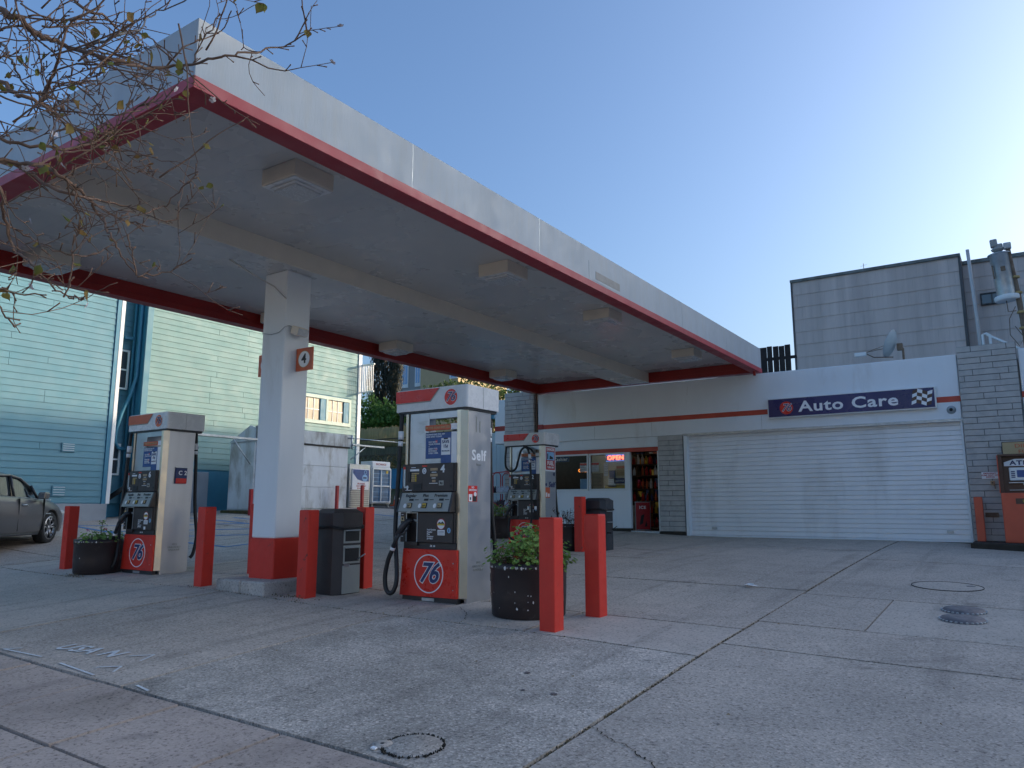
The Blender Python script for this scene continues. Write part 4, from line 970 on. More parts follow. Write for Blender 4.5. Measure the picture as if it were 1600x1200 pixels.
for i,mt in enumerate(cols):
    b=MB();r=.03+.006*(i%3);h_=.2+.02*(i%4);b.lathe([(0,0),(r,0),(r,h_*.65),(r*.35,h_*.85),(r*.35,h_),(0,h_)],n=10);me=b.mesh('bottle');me.materials.append(mt);bmesh_.append(me)
sites=[]
for z,lab_ in ((.07,'bottom'),(.42,'second'),(.74,'middle'),(1.07,'fourth'),(1.42,'upper'),(1.72,'top')):
    for k in range(7): sites.append((-8.40-.36+k*.12,18.87+random.uniform(-.02,.02),.93+z,lab_))
NTH=('leftmost','second','third','fourth','fifth','sixth','rightmost'); CN=('dark red','white','dark red','orange','navy blue','yellow','olive brown','white','dark red')
for i_,(x,y,z,l) in enumerate(sites):
    c_=random.randrange(9); o=inst('bottle',bmesh_[c_],None,(x,y,z)); tag(o,'%s bottle, %s on the %s shelf inside the doorway'%(CN[c_],NTH[i_%7],l),'bottle','bottles on the shelves inside the doorway')
ct=thing('shop_counter','wooden shop counter inside the doorway','counter',(-9.25,19.7,.93))
q=MB();q.box(-.5,.42,0,.5,0,.72,.01);part('front',q,m_counter,ct);q=MB();q.box(-.52,.44,-.03,.52,.72,.76,.008);part('top',q,m_tan,ct)
for k in range(9):
    c_=random.randrange(9); o=inst('bottle',bmesh_[c_],None,(-9.65+k*.11,19.85+random.uniform(-.1,.1),1.69)); tag(o,'%s bottle, number %s from the left on the shop counter'%(CN[c_],('one','two','three','four','five','six','seven','eight','nine')[k]),'bottle','items on the shop counter')
q=MB();q.box(0,.3,0,.28,0,.62,.01);o=part('grey_carton',q,m_galv,None,loc=(-8.62,18.3,.93));tag(o,'pale box on the floor inside the shop doorway','box')
bn=thing('a_board','red standing panel with pictures just inside the shop doorway','sign',(-8.22,17.72,.94),.9);bn.scale=(.95,1,.80)
q=MB();q.box(0,.42,-.012,.012,0.02,.86,.004);part('panel',q,m_redpipe,bn)
q=MB();q.box(0,.42,-.014,.014,0,.02);q.box(0,.42,-.014,.014,.86,.88);q.box(-.012,0,-.014,.014,0,.88);q.box(.42,.432,-.014,.014,0,.88);part('border',q,m_galv,bn)
q=MB();q.prism([(.1,.15),(.2,.2),(.25,.5),(.15,.45)],-.014,-.016,'y');q.prism([(.25,.1),(.33,.12),(.30,.3)],-.014,-.016,'y');part('picture',q,m_kprint,bn)
text('lettering','ICE',.13,m_wprint,bn,(.2,-.0145,.70),bold=.003)
# posters in the shop windows
def poster(x0,x1,z0,z1,mt,label,txt=None,tm=None,size=.06,y=FY+.05,name='poster',cat='poster',band=None,lines=0):
    t=thing(name,label,cat,((x0+x1)/2,y,(z0+z1)/2)); a,b=(x1-x0)/2,(z1-z0)/2
    q=MB();q.box(-a,a,0,.004,-b,b);part('sheet',q,mt,t)
    if band: q=MB();q.box(-a,a,-.002,0,b*.45,b*.9);part('band',q,band,t)
    if lines:
        q=MB()
        for k in range(lines): z=b*.8-k*(1.6*b/lines); q.box(-a*.8,a*random.uniform(.2,.8),-.0015,0,z-.006,z)
        tag(part('small_print',q,m_kprint,t),kind='stuff')
    if txt: text('lettering',txt,size,tm or m_kprint,t,(0,-.003,0),bold=size*.03)
    return t
poster(-10.55,-10.02,2.70,2.84,m_navy,'dark blue cashier strip in the upper left of the shop window','Cashier',m_wprint,.12)
poster(-9.70,-9.47,2.42,2.66,m_wprint,'small white notice with a red band at the right of the first shop window',band=m_valr,lines=4)
poster(-9.36,-9.14,2.42,2.66,m_wprint,'small white notice with a red band at the left of the second shop window',band=m_valr,lines=4)
poster(-9.70,-9.44,1.98,2.24,m_lblue,'plain light blue sheet low in the first shop window')
poster(-8.88,-8.66,2.02,2.26,m_galv,'pale grey leaflet with lines below the middle of the second window',lines=4)
poster(-8.64,-8.40,2.30,2.55,m_tan2,'tan notice with red heading in the second shop window',band=m_orange,lines=4)
poster(-8.72,-8.40,2.10,2.24,m_navy,'navy and white striped service sign low in the second window','SERVICE',m_wprint,.06)
poster(-9.36,-9.02,1.99,2.38,m_tan,'tan paper sheet with fine print at the left of the second window',lines=9)
poster(-9.0,-8.88,2.3,2.62,m_wprint,'narrow white sheet near the middle of the second window',lines=6)
poster(-8.85,-8.68,2.22,2.44,m_blue,'small blue leaflet above the striped service sign')
poster(-8.98,-8.42,1.985,2.06,m_yell,'yellow and white strip along the bottom of the second window',lines=2)
wsf=thing('wall_shelf','dark wall shelves crowded with small cartons behind the shop counter','shelf',(-9.35,21.2,.93))
q=MB()
for k in range(6): q.box(-.75,.95,0,.3,.55+k*.32,.57+k*.32)
part('boards',q,m_brown,wsf)
cme=[]
for i_,mt in enumerate((m_redfl,m_wprint,m_orange,m_navy,m_brown,m_yell,m_pink,m_dim)):
    b=MB();b.box(0,.085+.02*(i_%3),0,.08,0,.13+.03*(i_%4),.004);me=b.mesh('carton');me.materials.append(mt);cme.append((me,('dark red','white','orange','navy blue','brown','yellow','pink','olive')[i_]))
ORD=('first','second','third','fourth','fifth','sixth','seventh','eighth','ninth','tenth','eleventh','twelfth')
for r_ in range(6):
    for k in range(12):
        me,cn_=random.choice(cme); o=inst('carton',me,None,(-10.05+k*.14+random.uniform(-.01,.01),21.22,.93+.57+r_*.32)); tag(o,'%s carton, %s from the left on the %s wall shelf behind the counter'%(cn_,ORD[k],ORD[r_]),'carton','cartons on the wall shelves behind the counter')
poster(-9.355,-8.39,1.98,2.84,M('cream paper',(.80,.70,.48),.7,var=.15,scale=4),'large tan paper backing behind the notices in the second window',y=FY+.075,name='paper_backing',lines=0)
os_=thing('open_sign','red neon OPEN sign with blue border in the shop window','sign',(-8.66,FY+.055,2.755))
q=MB();q.box(-.28,.28,.0,.01,-.085,.085);part('backing',q,m_lblue,os_)
text('neon_letters','OPEN',.15,m_neon,os_,(0,-.012,0),bold=.003,ext=.005,sx=1.15)
q=MB();q.box(-.28,.28,-.012,0,.075,.083);q.box(-.28,.28,-.012,0,-.083,-.075);part('neon_border',q,m_neonb,os_)
oo=thing('reflected_lettering','orange glowing lettering reflected inside the first shop window','sign',(-10.05,FY+.9,2.5))
text('letters','OPEN',.13,emit('orange reflection glow',(1,.30,.05),1.2),oo,(0,0,0),bold=.001,ext=.003)  # reflected lettering put in as glowing text behind the pane
# auto care sign
sg=thing('wall_sign','long navy blue sign with white lettering, round red emblem and checkered flag above the door','sign',(-3.04,FY-.05,3.71))
q=MB();q.box(-1.68,1.68,-.11,0,-.225,.225,.008);part('frame',q,m_trimw,sg)
q=MB();q.box(-1.655,1.655,-.118,-.11,-.20,.20,.002);part('face',q,M('navy sign face',(.018,.02,.12),.3,0,var=.25,scale=.6,bmp=.02),sg)
q=MB();q.disc((-1.26,-.118,-.01),.145,36,'y',0,-.004);part('emblem_disc',q,m_valr,sg)
logo_digits(sg,(-1.265,-.1225,-.01),.235)
text('lettering','Auto Care',.33,m_wprint,sg,(0,-.12,-.01),bold=.0075,sx=1.28)
fw=MB();fb=MB();F_=lambda u,v:(1.23+u*.36+v*.04+.0,-.15+v*.31+.035*math.sin(u*6.0)+.02*(1-v))
for i in range(4):
    for j in range(4):
        q4=[F_(i/4,j/4),F_((i+1)/4,j/4),F_((i+1)/4,(j+1)/4),F_(i/4,(j+1)/4)]
        (fb if (i+j)%2 else fw).prism(q4,-.118,-.1215,'y')
part('flag_white',fw,m_wprint,sg);part('flag_dark',fb,m_brown,sg)
# dome camera, emergency sign and switch
dc=thing('dome_camera','small round security camera below the right end of the blue sign','camera',(-1.12,FY-.05,3.44))
q=MB();q.lathe([(0,.075),(.035,.07),(.055,.045),(.065,.01),(.085,.0),(.085,-.0)],axis='y',n=20);part('housing',q,m_galv,dc)
q=MB();q.lathe([(0,.1),(.02,.095),(.034,.07)],axis='y',n=14);part('lens',q,m_kprint,dc)
es=thing('emergency_sign','white rounded notice with dark red print on the right brick pier','sign',(-.57,FY-.14,2.115))
q=MB();q.box(-.14,.14,-.004,.002,-.065,.065,.002);part('plate',q,m_wprint,es)
text('lettering','EMERGENCY\nPUMP SHUT OFF\nSWITCH',.036,m_redpipe,es,(0,-.006,0),bold=.0012,sx=.95)
sw=thing('shutoff_switch','small beige switch box below the white notice on the brick pier','switch',(-.54,FY-.14,1.97))
q=MB();q.box(-.035,.035,-.05,.005,-.04,.04,.006);part('box',q,m_tan,sw);q=MB();q.disc((0,-.05,0),.016,12,'y',0,-.01);part('button',q,m_brown,sw);q=MB();q.tube([(.03,-.02,-.04),(.035,-.02,-.12)],.006,5);part('conduit',q,m_rust,sw)
vt=thing('brick_vent','rusty vent plate low on the brick pier beside the red post','vent',(-.60,FY-.14,1.36));q=MB();q.box(-.11,.11,-.01,.005,-.045,.045,.003);part('plate',q,m_rust,vt)
q=MB()
for k in range(5): q.box(-.09,.09,-.014,-.01,-.035+k*.016,-.029+k*.016)
part('louvre',q,m_brown,vt)
t=thing('bollard','slim orange red post against the right brick pier by the cash machine','bollard',(-.80,17.2,.865))
q=MB();q.box(-.07,.07,-.07,.07,0,.83,.006);part('sleeve',q,m_atm,t);q=MB();q.box(-.066,.066,-.066,.066,.83,.836,.002);part('cap',q,m_atm,t)
cs=thing('brick_plate','small pale switch plate on the brick pier between shop doorway and roll up door','switch plate',(-7.05,FY-.055,2.35));q=MB();q.box(-.03,.03,-.01,.0,-.055,.055,.004);part('plate',q,m_grey,cs)
# ATM kiosk
at=thing('cash_machine','orange red cash machine kiosk cut off at the right edge','cash machine',(.05,16.95,.865))
q=MB();q.box(-.46,.46,-.25,.3,0,.90,.01);part('cabinet',q,m_atm,at)
q=MB();q.prism([(-.46,.9),(-.40,.9),(-.40,1.58),(-.46,1.58)],-.1,.3,'y');q.box(.40,.46,-.1,.3,.9,1.58);q.box(-.46,.46,-.1,.3,1.58,1.62,.004);part('hood',q,m_brown,at)
q=MB();q.box(-.475,-.46,-.16,.3,.9,1.60,.003);part('hood_side',q,m_atm,at)
q=MB();q.box(-.40,.40,.02,.28,.9,1.58);part('machine',q,m_brown,at)
q=MB();q.prism([(-.37,1.40),(.37,1.40),(.37,1.47),(.2,1.53),(-.2,1.53),(-.37,1.47)],.0,.02,'y');part('topper',q,m_wprint,at)
text('topper_text','ATM',.11,m_navy,at,(-.12,-.002,1.455),bold=.004,sx=1.3)
q=MB();q.box(-.30,.30,-.04,.02,1.13,1.37,.01);part('screen_bezel',q,m_trimw,at)
q=MB();q.box(-.18,.06,-.045,-.04,1.19,1.32,.002);part('screen',q,m_blue,at)
q=MB()
for k in range(4): q.box(-.27,-.21,-.046,-.04,1.18+k*.035,1.20+k*.035);q.box(.09,.15,-.046,-.04,1.18+k*.035,1.20+k*.035)
part('side_buttons',q,m_navy,at)
q=MB();q.box(-.32,.3,-.06,.02,1.08,1.10,.004);q.box(-.1,.06,-.08,-.05,1.04,1.09,.01);q.box(-.32,.3,-.02,.02,.95,.96);part('shelf',q,m_galv,at)
q=MB();q.box(-.24,.3,-.256,-.25,.70,.80,.002);part('label_plate',q,m_brown,at)
text('label_text','24 HOUR',.06,m_yell,at,(0,-.258,.75),bold=.002)
fs=thing('hand_painted_sign','beige hand lettered sign on two stakes above the cash machine','sign',(.06,17.2,2.60))
q=MB();q.box(-.38,.38,-.01,.01,-.125,.125,.003);part('board',q,m_tan2,fs)
q=MB();q.box(-.39,-.38,-.013,.013,-.13,.13);q.box(-.38,.38,-.013,.013,.125,.135);q.box(-.38,.38,-.013,.013,-.135,-.125);part('frame',q,m_kprint,fs)
text('lettering','DIESEL',.10,m_orange,fs,(0,-.012,.05),bold=.0005,sx=1.25);text('lettering','FUEL',.10,m_orange,fs,(0,-.012,-.06),bold=.0005,sx=1.25)
for x in (-.2,.2): q=MB();q.box(x-.04,x+.04,-.005,.01,-.24,-.135,.002);part('stake',q,m_rust,fs)

# ================================================================ WATER RACK, BLUE WALL
wl=thing('board_wall','light blue vertical board wall left of the brick pier','wall',(-13.6,18.6,.9))
vb=MB();vb.box(0,.148,-.012,.02,0,2.83,.004);vme=vb.mesh('board');vme.materials.append(M('light blue board paint',(.38,.50,.56),.6,var=.08,scale=3,stretch=(1,1,.2)))
for k in range(12): inst('board',vme,wl,(-.6+k*.155,random.uniform(-.003,.003),random.uniform(-.01,.01)))
rk=thing('bottle_rack','red tube rack stacked with packs of bottled water left of the shop','rack',(-12.0,17.0,.95))
q=MB()
for x0,x1 in ((-.55,.0),(.06,.60)):
    for y in (-.25,.2):
        q.tube([(x0,y,0),(x0,y,1.40),(x0+.08,y,1.48),(x1-.05,y,1.50),(x1,y,1.42),(x1,y,0)],.016,6)
    q.tube([(x0,-.25,.1),(x1,.2,.1)],.01,5);q.tube([(x0,.2,.1),(x1,-.25,.1)],.01,5)
    q.tube([(x0,-.25,.35),(x1,-.25,.7)],.01,5);q.tube([(x1,-.25,.35),(x0,-.25,.7)],.01,5)
part('frame',q,m_redpipe,rk)
q=MB()
for x0,x1 in ((-.55,.0),(.06,.60)):
    for z in (.15,.55,.92): q.box(x0,x1,-.25,.2,z,z+.02)
part('shelves',q,m_galv,rk)
def pack(x,y,z,label,grp,mt,capm):
    t=thing('water_pack',label,'water pack',(x,y,z),0,grp)
    q=MB()
    for i in range(4):
        for j in range(2): q.lathe([(0,0),(.032,0),(.033,.12),(.012,.165),(.012,.185),(0,.185)],c=(-.11+i*.072,-.04+j*.072,0),n=8)
    tag(part('bottles',q,mt,t),kind='stuff'); q=MB();q.box(-.15,.14,-.08,.07,.02,.13,.01);part('wrap',q,capm,t)
mw=M('clear plastic wrap',(.42,.47,.55),.25,0,var=.3,scale=20)
mc=M('dark cola bottles',(.06,.035,.05),.25,0,var=.3,scale=20)
for xi,x in enumerate((-12.38,-12.13,-11.78,-11.52)):
    for zi,z in enumerate((1.12,1.52,1.89)):
        pack(x,16.95,z,'pack of bottles on the %s shelf of the red rack, %s along it'%(('low','middle','top')[zi],('leftmost','second','third','rightmost')[xi]),'water packs, %s shelf, %s bay'%(('low','middle','top')[zi],('left','right')[xi//2]),mw if (xi+zi)%3 else mc,mw if (xi+zi)%3 else mc)

# ================================================================ ROOF: fence, dish, pipes; SHINGLED BUILDING
rf=thing('roof_fence','dark weathered board fence with gaps on the roof beside the shingled building','fence',(-6.2,20.5,4.44))
for k in range(13):
    x=-.55+k*.155; q=MB();zt_=1.36+random.uniform(-.02,.02);q.box(x,x+.153-random.choice((0,.008,.02)),-.01,.01,0,zt_,.002)
    part('board',q,m_woodd,rf)
q=MB();q.box(-.6,1.6,.012,.05,.98,1.06);q.box(-.6,1.6,.012,.05,.2,.28);part('rail',q,m_woodd,rf)
rf.location.x=-6.35
ds=thing('satellite_dish','pale oval satellite dish seen from the side on the white building roof','satellite dish',(-2.22,19.0,5.19))
mb=MB();n=28;prof=[(0,.0),(.12,.012),(.22,.04),(.31,.085),(.345,.11)]
mb.lathe(prof,n=n);mb.v=[(v[0]*.95,v[1],v[2]) for v in mb.v]
Rm=Matrix.Rotation(math.radians(-65),4,'Z')@Matrix.Rotation(math.radians(-64),4,'X')
Rd=Matrix.Rotation(math.radians(-8),4,'Z')@Matrix.Rotation(math.radians(-68),4,'Y')
mb.v=[tuple(Rd@Vector(v)) for v in mb.v];part('dish',mb,M('pale dish paint',(.42,.50,.52),.5,var=.08),ds)
q=MB();rim=[tuple(Rd@Vector((.345*.95*math.cos(2*PI*k/30),.345*math.sin(2*PI*k/30),.112))) for k in range(31)];q.tube(rim,.009,6,cap=False);part('rim',q,m_galv,ds)
q=MB();q.tube([(-.05,0,-.28),(-.45,-.05,-.25),(-.62,-.05,-.14)],.013,6);q.tube([(-.1,-.2,0),(-.62,-.05,-.12)],.006,5);q.tube([(-.1,.2,.0),(-.62,-.05,-.12)],.006,5);part('feed_arm',q,m_rust,ds)
q=MB();q.box(-.86,-.60,-.09,-.01,-.20,-.11,.012);part('feed_horn',q,m_trimw,ds)
q=MB();q.tube([(.05,0,-.05),(.16,0,-.1),(.16,0,-.78)],.025,8);q.box(.04,.16,-.05,.05,-.14,0.02,.006);part('mast',q,m_rust,ds)
q=MB();q.tube([(-1.05,19.5,4.46),(-1.1,19.4,4.86),(-1.5,19.5,4.74),(-2.0,19.2,4.62),(-2.2,19.1,4.50)],.008,5);o=part('roof_cable',q,m_kprint,None);tag(o,'black cable running across the roof from the dish to the brick pier','cable')

sb=thing('shingled_building','tall grey shingled building behind the white station roof','building',(-3,26,4))
def SB(n,mb,mt,par=None): return part(n,mb,mt,par or sb,world=True)
X0,X1,Z0,Z1=-6.05,-1.09,3.6,9.17
q=MB();q.box(X0,X1,26.03,38,Z0,Z1-.05);q.box(X1,5.0,26.63,38,Z0,9.05);SB('wall',q,m_mortar)
smh={}
def shing(x,z,L,hc,y):
    L=round(L,2); key=(L,round(hc,3),random.randint(0,2))
    if key not in smh:
        b=MB();t_=.012+.002*key[2]
        b.add([(0,-t_-.012,0),(L-.003,-t_-.012,0),(L-.003,-t_+.006,hc+.02),(0,-t_+.006,hc+.02),(0,.03,0),(L-.003,.03,0),(L-.003,.03,hc+.02),(0,.03,hc+.02)],[(0,1,2,3),(0,4,5,1),(1,5,6,2),(0,3,7,4),(3,2,6,7)])
        me=b.mesh('shingle');me.materials.append(m_shing);smh[key]=me
    o=inst('shingle',smh[key],sb,Vector((x,y,z))-sb.location); return o
hc=.429; n_sh=0
for k in range(8):
    z=Z1-.12-(k+1)*hc; x=X0+.02-(k%2)*.14; 
    while x<X1-.02:
        a=max(x,X0+.02); b=min(x+.29,X1-.02)
        if b-a>.03: shing(a,z,b-a,hc,26.03)
        x+=.29
for k in range(10):
    z=9.05-.12-(k+1)*hc; x=X1+.02-(k%2)*.14
    while x<.9:
        a=max(x,X1+.02)
        if not(.45-.4<a<.45) or True:
            shing(a,z,min(x+.29,3)-a,hc,26.63)
        x+=.29
q=MB();q.box(X0-.04,X1+.04,25.96,38.1,Z1-.10,Z1,.01);q.box(X1+.04,4.94,26.56,34.1,8.95,9.07,.01);SB('coping',q,m_woodd if False else M('lichen stained coping',(.22,.24,.23),.85,var=.3,scale=6,bmp=.4,dirt=(.08,.08,.07),dirtamt=.45,dscale=3))
m_cb=M('dark corner board',(.10,.10,.10),.8,var=.2);q=MB();q.box(X0-.03,X0+.03,25.985,26.06,Z0,Z1-.1,.005);SB('corner_board',q,m_cb);q=MB();q.box(X1-.03,X1+.04,25.985,26.6,Z0,Z1-.1,.005);SB('corner_board',q,m_cb)
def swin(x0,x1,z0,z1):
    f=MB();y=26.57;f.box(x0-.04,x1+.04,y-.03,y+.05,z0-.04,z0);f.box(x0-.04,x1+.04,y-.03,y+.05,z1,z1+.04);f.box(x0-.04,x0,y-.03,y+.05,z0,z1);f.box(x1,x1+.04,y-.03,y+.05,z0,z1);f.box((x0+x1)/2-.015,(x0+x1)/2+.015,y-.03,y+.05,z0,z1)
    w_=SB('window',f,m_kprint); g=MB();g.box(x0,x1,y,y+.01,z0,z1);part('pane',g,m_dglass,w_,world=True)
swin(-.62,-.10,7.63,7.92);swin(.55,1.0,7.63,7.92)
# unseen taller wing beyond the frame, shaped to shade forecourt and fascia
q=MB();q.box(5.0,36,26.63,38,-.5,13.2);SB('shade_wing',q,m_shing)
q=MB();q.box(4.95,36.05,26.58,34.05,13.2,13.3);SB('shade_wing_coping',q,m_woodd)
an=MB();an.tube([(-3.9,27,9.15),(-3.9,27,9.65)],.010,5);an.tube([(-4.0,27,9.55),(-3.8,27,9.6)],.004,4);tag(part('roof_antenna',an,m_rust,None),'thin whip antenna on top of the shingled building','antenna')
# pipes and flues on the roof, right
yv=22.0
q=MB();q.tube([(-.72,yv,8.05),(-.66,yv,6.2),(-.63,yv,4.4)],.04,8);o=part('pole',q,m_beam,None);tag(o,'tall thin pale pole rising from the roof left of the flue','pole')
fr=thing('pipe_frame','white pipe frame with a sloping arm on the roof by the brick pier','pipe frame',(-.5,yv,4.44))
q=MB();q.tube([(-.07,.0,0),(-.08,0,1.35),(.0,0,1.37),(.07,0,1.33),(.10,0,0)],.035,8);q.tube([(.0,0,1.35),(.62,-.05,.93),(.72,-.05,.85),(.73,-.05,.30)],.028,8);q.tube([(.70,-.05,.85),(.32,-.05,.0)],.012,5);part('pipes',q,m_trimw,fr)
fu=thing('flue','large galvanised metal flue with a cowl on top at the right edge','flue',(-.02,yv,7.2))
Rf=Matrix.Rotation(math.radians(-4),4,'Y')
q=MB();q.lathe([(.245,.58),(.25,.60),(.21,.57),(.205,-.42),(.20,-.45)],n=24,M=Rf);part('duct',q,m_galv,fu)
q=MB();q.lathe([(.0,.56),(.22,.58)],n=24,M=Rf);part('duct_top',q,m_galv,fu)
q=MB();q.lathe([(0,-.62),(.255,-.62),(.27,-.60),(.27,-.52),(.26,-.50),(0,-.5)],n=24,M=Rf);part('base_collar',q,m_trimw,fu)
q=MB();q.lathe([(.205,-.42),(.19,-.55)],n=24,M=Rf);part('lower_duct',q,m_galv,fu)
q=MB();q.lathe([(.05,.57),(.06,.66),(.13,.70),(.15,.74),(.07,.80),(.06,.86)],n=12,M=Rf);q.box(-.14,.02,-.08,.08,.80,1.0,.02,M=Rf);q.box(-.02,.12,-.07,.07,.74,.86,.02,M=Rf);part('cowl',q,M('dull cowl metal',(.35,.35,.33),.6,.3,var=.2),fu)
q=MB();q.box(-.20,-.17,-.17,-.14,-.05,.3,.004,M=Rf);q.box(-.02,.08,-.22,-.20,.1,.22,.003,M=Rf);part('seam_bracket',q,m_rust,fu)
q=MB();q.tube([(.02,0,-.62),(.03,0,-.9),(.2,0,-.9)],.012,5);part('drain',q,m_rust,fu)
fp=thing('vent_pipe','rusty vent pipe with square cap right of the flue','vent pipe',(.22,yv,6.6))
q=MB();q.tube([(-.08,0,1.35),(-.03,0,.7),(.03,0,.1),(.06,0,-.4),(.09,0,-.9),(.12,0,-2.2)],[.055,.06,.065,.065,.07,.07],10);part('pipe',q,m_rust,fp)
q=MB();q.box(-.17,.0,-.08,.08,1.30,1.46,.02);part('cap',q,m_beam,fp)
q=MB()
for z in (.55,.15,-.35,-.75): q.lathe([(.075,-.03),(.092,-.02),(.092,.02),(.075,.03)],c=(.02+(.5-z)*.04,0,z),n=12)
part('collar',q,M('yellowed joint',(.42,.30,.12),.7,var=.2),fp)
q=MB();q.tube([(-.05,-.05,-.2),(-.2,-.08,-.5),(-.22,-.08,-.9),(-.05,-.08,-1.2),(.06,-.08,-1.0),(-.1,-.08,-.7)],.010,5);part('loose_wire',q,m_rust,fp)
bx=MB();bx.box(.22,.9,yv+.2,yv+.5,6.1,6.75,.01);tag(part('roof_box',bx,m_trimw,None),'pale metal box behind the vent pipe at the right edge','box')
# ================================================================ TEAL HOUSE (left)
th=thing('teal_house','large teal clapboard house filling the left background','house',(-20.5,12,1))
def TH(n,mb,mt,par=None): return part(n,mb,mt,par or th,world=True)
XW=-20.5
q=MB();q.box(-30,XW-.03,1.0,10.95,.4,9.6);q.box(-30,XW-.66,10.95,11.62,.4,9.6);q.box(-30,XW-.03,11.62,20.12,.4,9.6);TH('wall',q,m_teald)
q=MB();q.box(-22,XW+.04,1.0,10.9,.3,1.60,.01);q.box(-22,XW-.8,10.9,11.6,.3,1.55,.01);q.box(-22,XW+.05,11.62,13.9,.3,2.55,.01);TH('foundation',q,m_found)
cb={}
pit=.168
def clap(y0,y1,z,x):
    key=(round(y1-y0,3),y0>11.7)
    if key not in cb:
        L=y1-y0;b=MB()
        b.add([(.026,0,0),(.026,L,0),(.008,L,pit),(.008,0,pit),(-.03,0,0),(-.03,L,0)],[(0,1,2,3),(0,4,5,1),(0,3,4),(1,5,2)])
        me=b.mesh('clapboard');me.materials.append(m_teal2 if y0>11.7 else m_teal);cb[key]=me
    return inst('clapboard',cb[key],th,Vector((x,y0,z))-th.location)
random.seed(4)
k=0; z=1.62
while z<9.3:
    # left block, jointed boards
    j=[1.05]+sorted(random.sample([4.2,5.6,6.9,8.2,9.1],1 if k%3 else 2))+[10.75]
    for a,b in zip(j[:-1],j[1:]): clap(a,b-.006,z,XW-.03)
    clap(10.95,11.62,z,XW-.60)
    if z>2.5:
        j=[11.80]+random.sample([14.0,15.1,16.4,17.2],1)+[19.98]
        if 4.45<z<5.42: 
            j=[11.80,random.choice([13.8,15.0]),16.36]; clap(19.66,19.98,z,XW-.03)
        for a,b in zip(j[:-1],j[1:]): clap(a,b-.006,z,XW-.03)
    z+=pit;k+=1
q=MB();q.box(XW-.06,XW+.02,10.75,10.86,1.6,9.6,.004);TH('corner_board',q,m_teald)
q=MB();q.box(XW-.04,XW+.03,10.86,10.965,1.6,9.6,.006);TH('corner_board',q,m_trimw)
q=MB();q.box(XW-.04,XW+.03,11.62,11.80,2.5,9.6,.006);TH('corner_board',q,m_teal)
q=MB();q.box(XW-.04,XW+.035,19.98,20.14,2.5,9.6,.006);TH('corner_board',q,m_trimw)
def tw(y0,y1,z0,z1,x,mt=m_trimw,pm=m_dglass,nm=None,sash=True):
    f=MB();t_=.05
    f.box(x,x+.05,y0-t_,y1+t_,z0-t_,z0,.004);f.box(x,x+.05,y0-t_,y1+t_,z1,z1+t_,.004);f.box(x,x+.05,y0-t_,y0,z0,z1,.004);f.box(x,x+.05,y1,y1+t_,z0,z1,.004)
    if sash:f.box(x,x+.04,y0,y1,(z0+z1)/2-.02,(z0+z1)/2+.02,.003)
    w_=TH('window',f,mt); g=MB();g.box(x+.005,x+.015,y0,y1,z0,z1);part('pane',g,pm,w_,world=True); return w_
tw(11.17,11.44,4.86,5.90,XW-.56);tw(11.14,11.40,2.44,3.22,XW-.56)
# triple window of the right block
q=MB();q.box(XW-.02,XW+.03,16.36,19.66,4.42,4.55,.005);q.box(XW-.02,XW+.03,16.36,19.66,5.32,5.44,.005)
for y in (16.36,17.30,18.45,19.56): q.box(XW-.02,XW+.03,y,y+.10,4.55,5.32,.005)
tf=TH('window_band',q,M('pale teal trim',(.50,.62,.54),.6,var=.08))
for a,b in ((16.46,17.30),(17.40,18.45),(18.55,19.56)):
    g=MB();g.box(XW-.035,XW-.025,a,b,4.55,5.32);p_=part('window_pane',g,m_curt if a>17 else m_dglass,tf,world=True)
    g=MB()
    n=3
    for k in range(1,n): yy=a+(b-.28-a)*k/n; g.box(XW-.02,XW-.008,yy-.012,yy+.012,4.55,5.32)
    g.box(XW-.02,XW-.008,a,b-.28,4.9,4.93)
    part('muntin',g,m_trimw,tf,world=True)
    g=MB();g.box(XW-.024,XW+.02,b-.26,b-.01,4.56,5.31,.004);part('shutter',g,m_teald,tf,world=True)
# vents, pipes on the house
def louv(y,z,w_,h_):
    t=thing('wall_vent','small louvred vent in the teal siding, %s of the two'%('upper' if z>2 else 'lower'),'vent',(XW,y,z))
    q=MB();q.box(0,.02,0,w_,0,h_,.003);part('frame',q,m_teal,t)
    q=MB()
    for k in range(4): q.box(.018,.032,.03,w_-.03,.03+k*h_/4.4,.05+k*h_/4.4)
    part('louvre',q,M('vent louvre grey',(.45,.55,.6),.6,var=.05),t)
louv(9.62,2.92,.34,.24);louv(9.48,1.78,.34,.28)
pp=thing('wall_pipe','teal painted downpipes and curved vent pipe in the recess of the teal house','pipe',(XW-.5,11.5,3))
def PP(n,mb): return part(n,mb,m_teald,pp,world=True)
q=MB();q.tube([(XW-.45,11.54,9.5),(XW-.45,11.54,1.6)],.04,8);PP('downpipe',q)
q=MB();q.tube([(XW-.2,11.56,9.5),(XW-.2,11.56,5.2),(XW-.25,11.44,4.6),(XW-.3,11.27,4.1),(XW-.32,11.16,3.6),(XW-.32,11.15,3.3),(XW-.34,11.28,3.14),(XW-.4,11.5,3.10)],.05,8);PP('vent_pipe',q)
q=MB();q.tube([(XW-.32,11.585,9.5),(XW-.32,11.585,2.4)],.04,8);PP('downpipe',q)
q=MB();q.box(XW-.5,XW-.4,11.25,11.52,6.25,6.33,.01);PP('elbow',q)
# fabric hose of pump 6 side: slanted dark hose with white clips in the recess
hz=MB();hz.tube([(XW-.3,11.1,1.75),(XW+.05,11.35,2.05),(XW+.1,11.75,2.55)],.07,8);tag(part('slanted_pipe',hz,m_kprint,None),'black slanted pipe with white clips low in the recess of the teal house','pipe')
mt_=MB();mt_.box(XW-.02,XW+.1,13.2,13.36,2.72,2.86,.01);tag(part('junction_box',mt_,M('blue box paint',(.12,.32,.48),.6),None),'small blue box on the shaded teal wall beside the white bar','box')
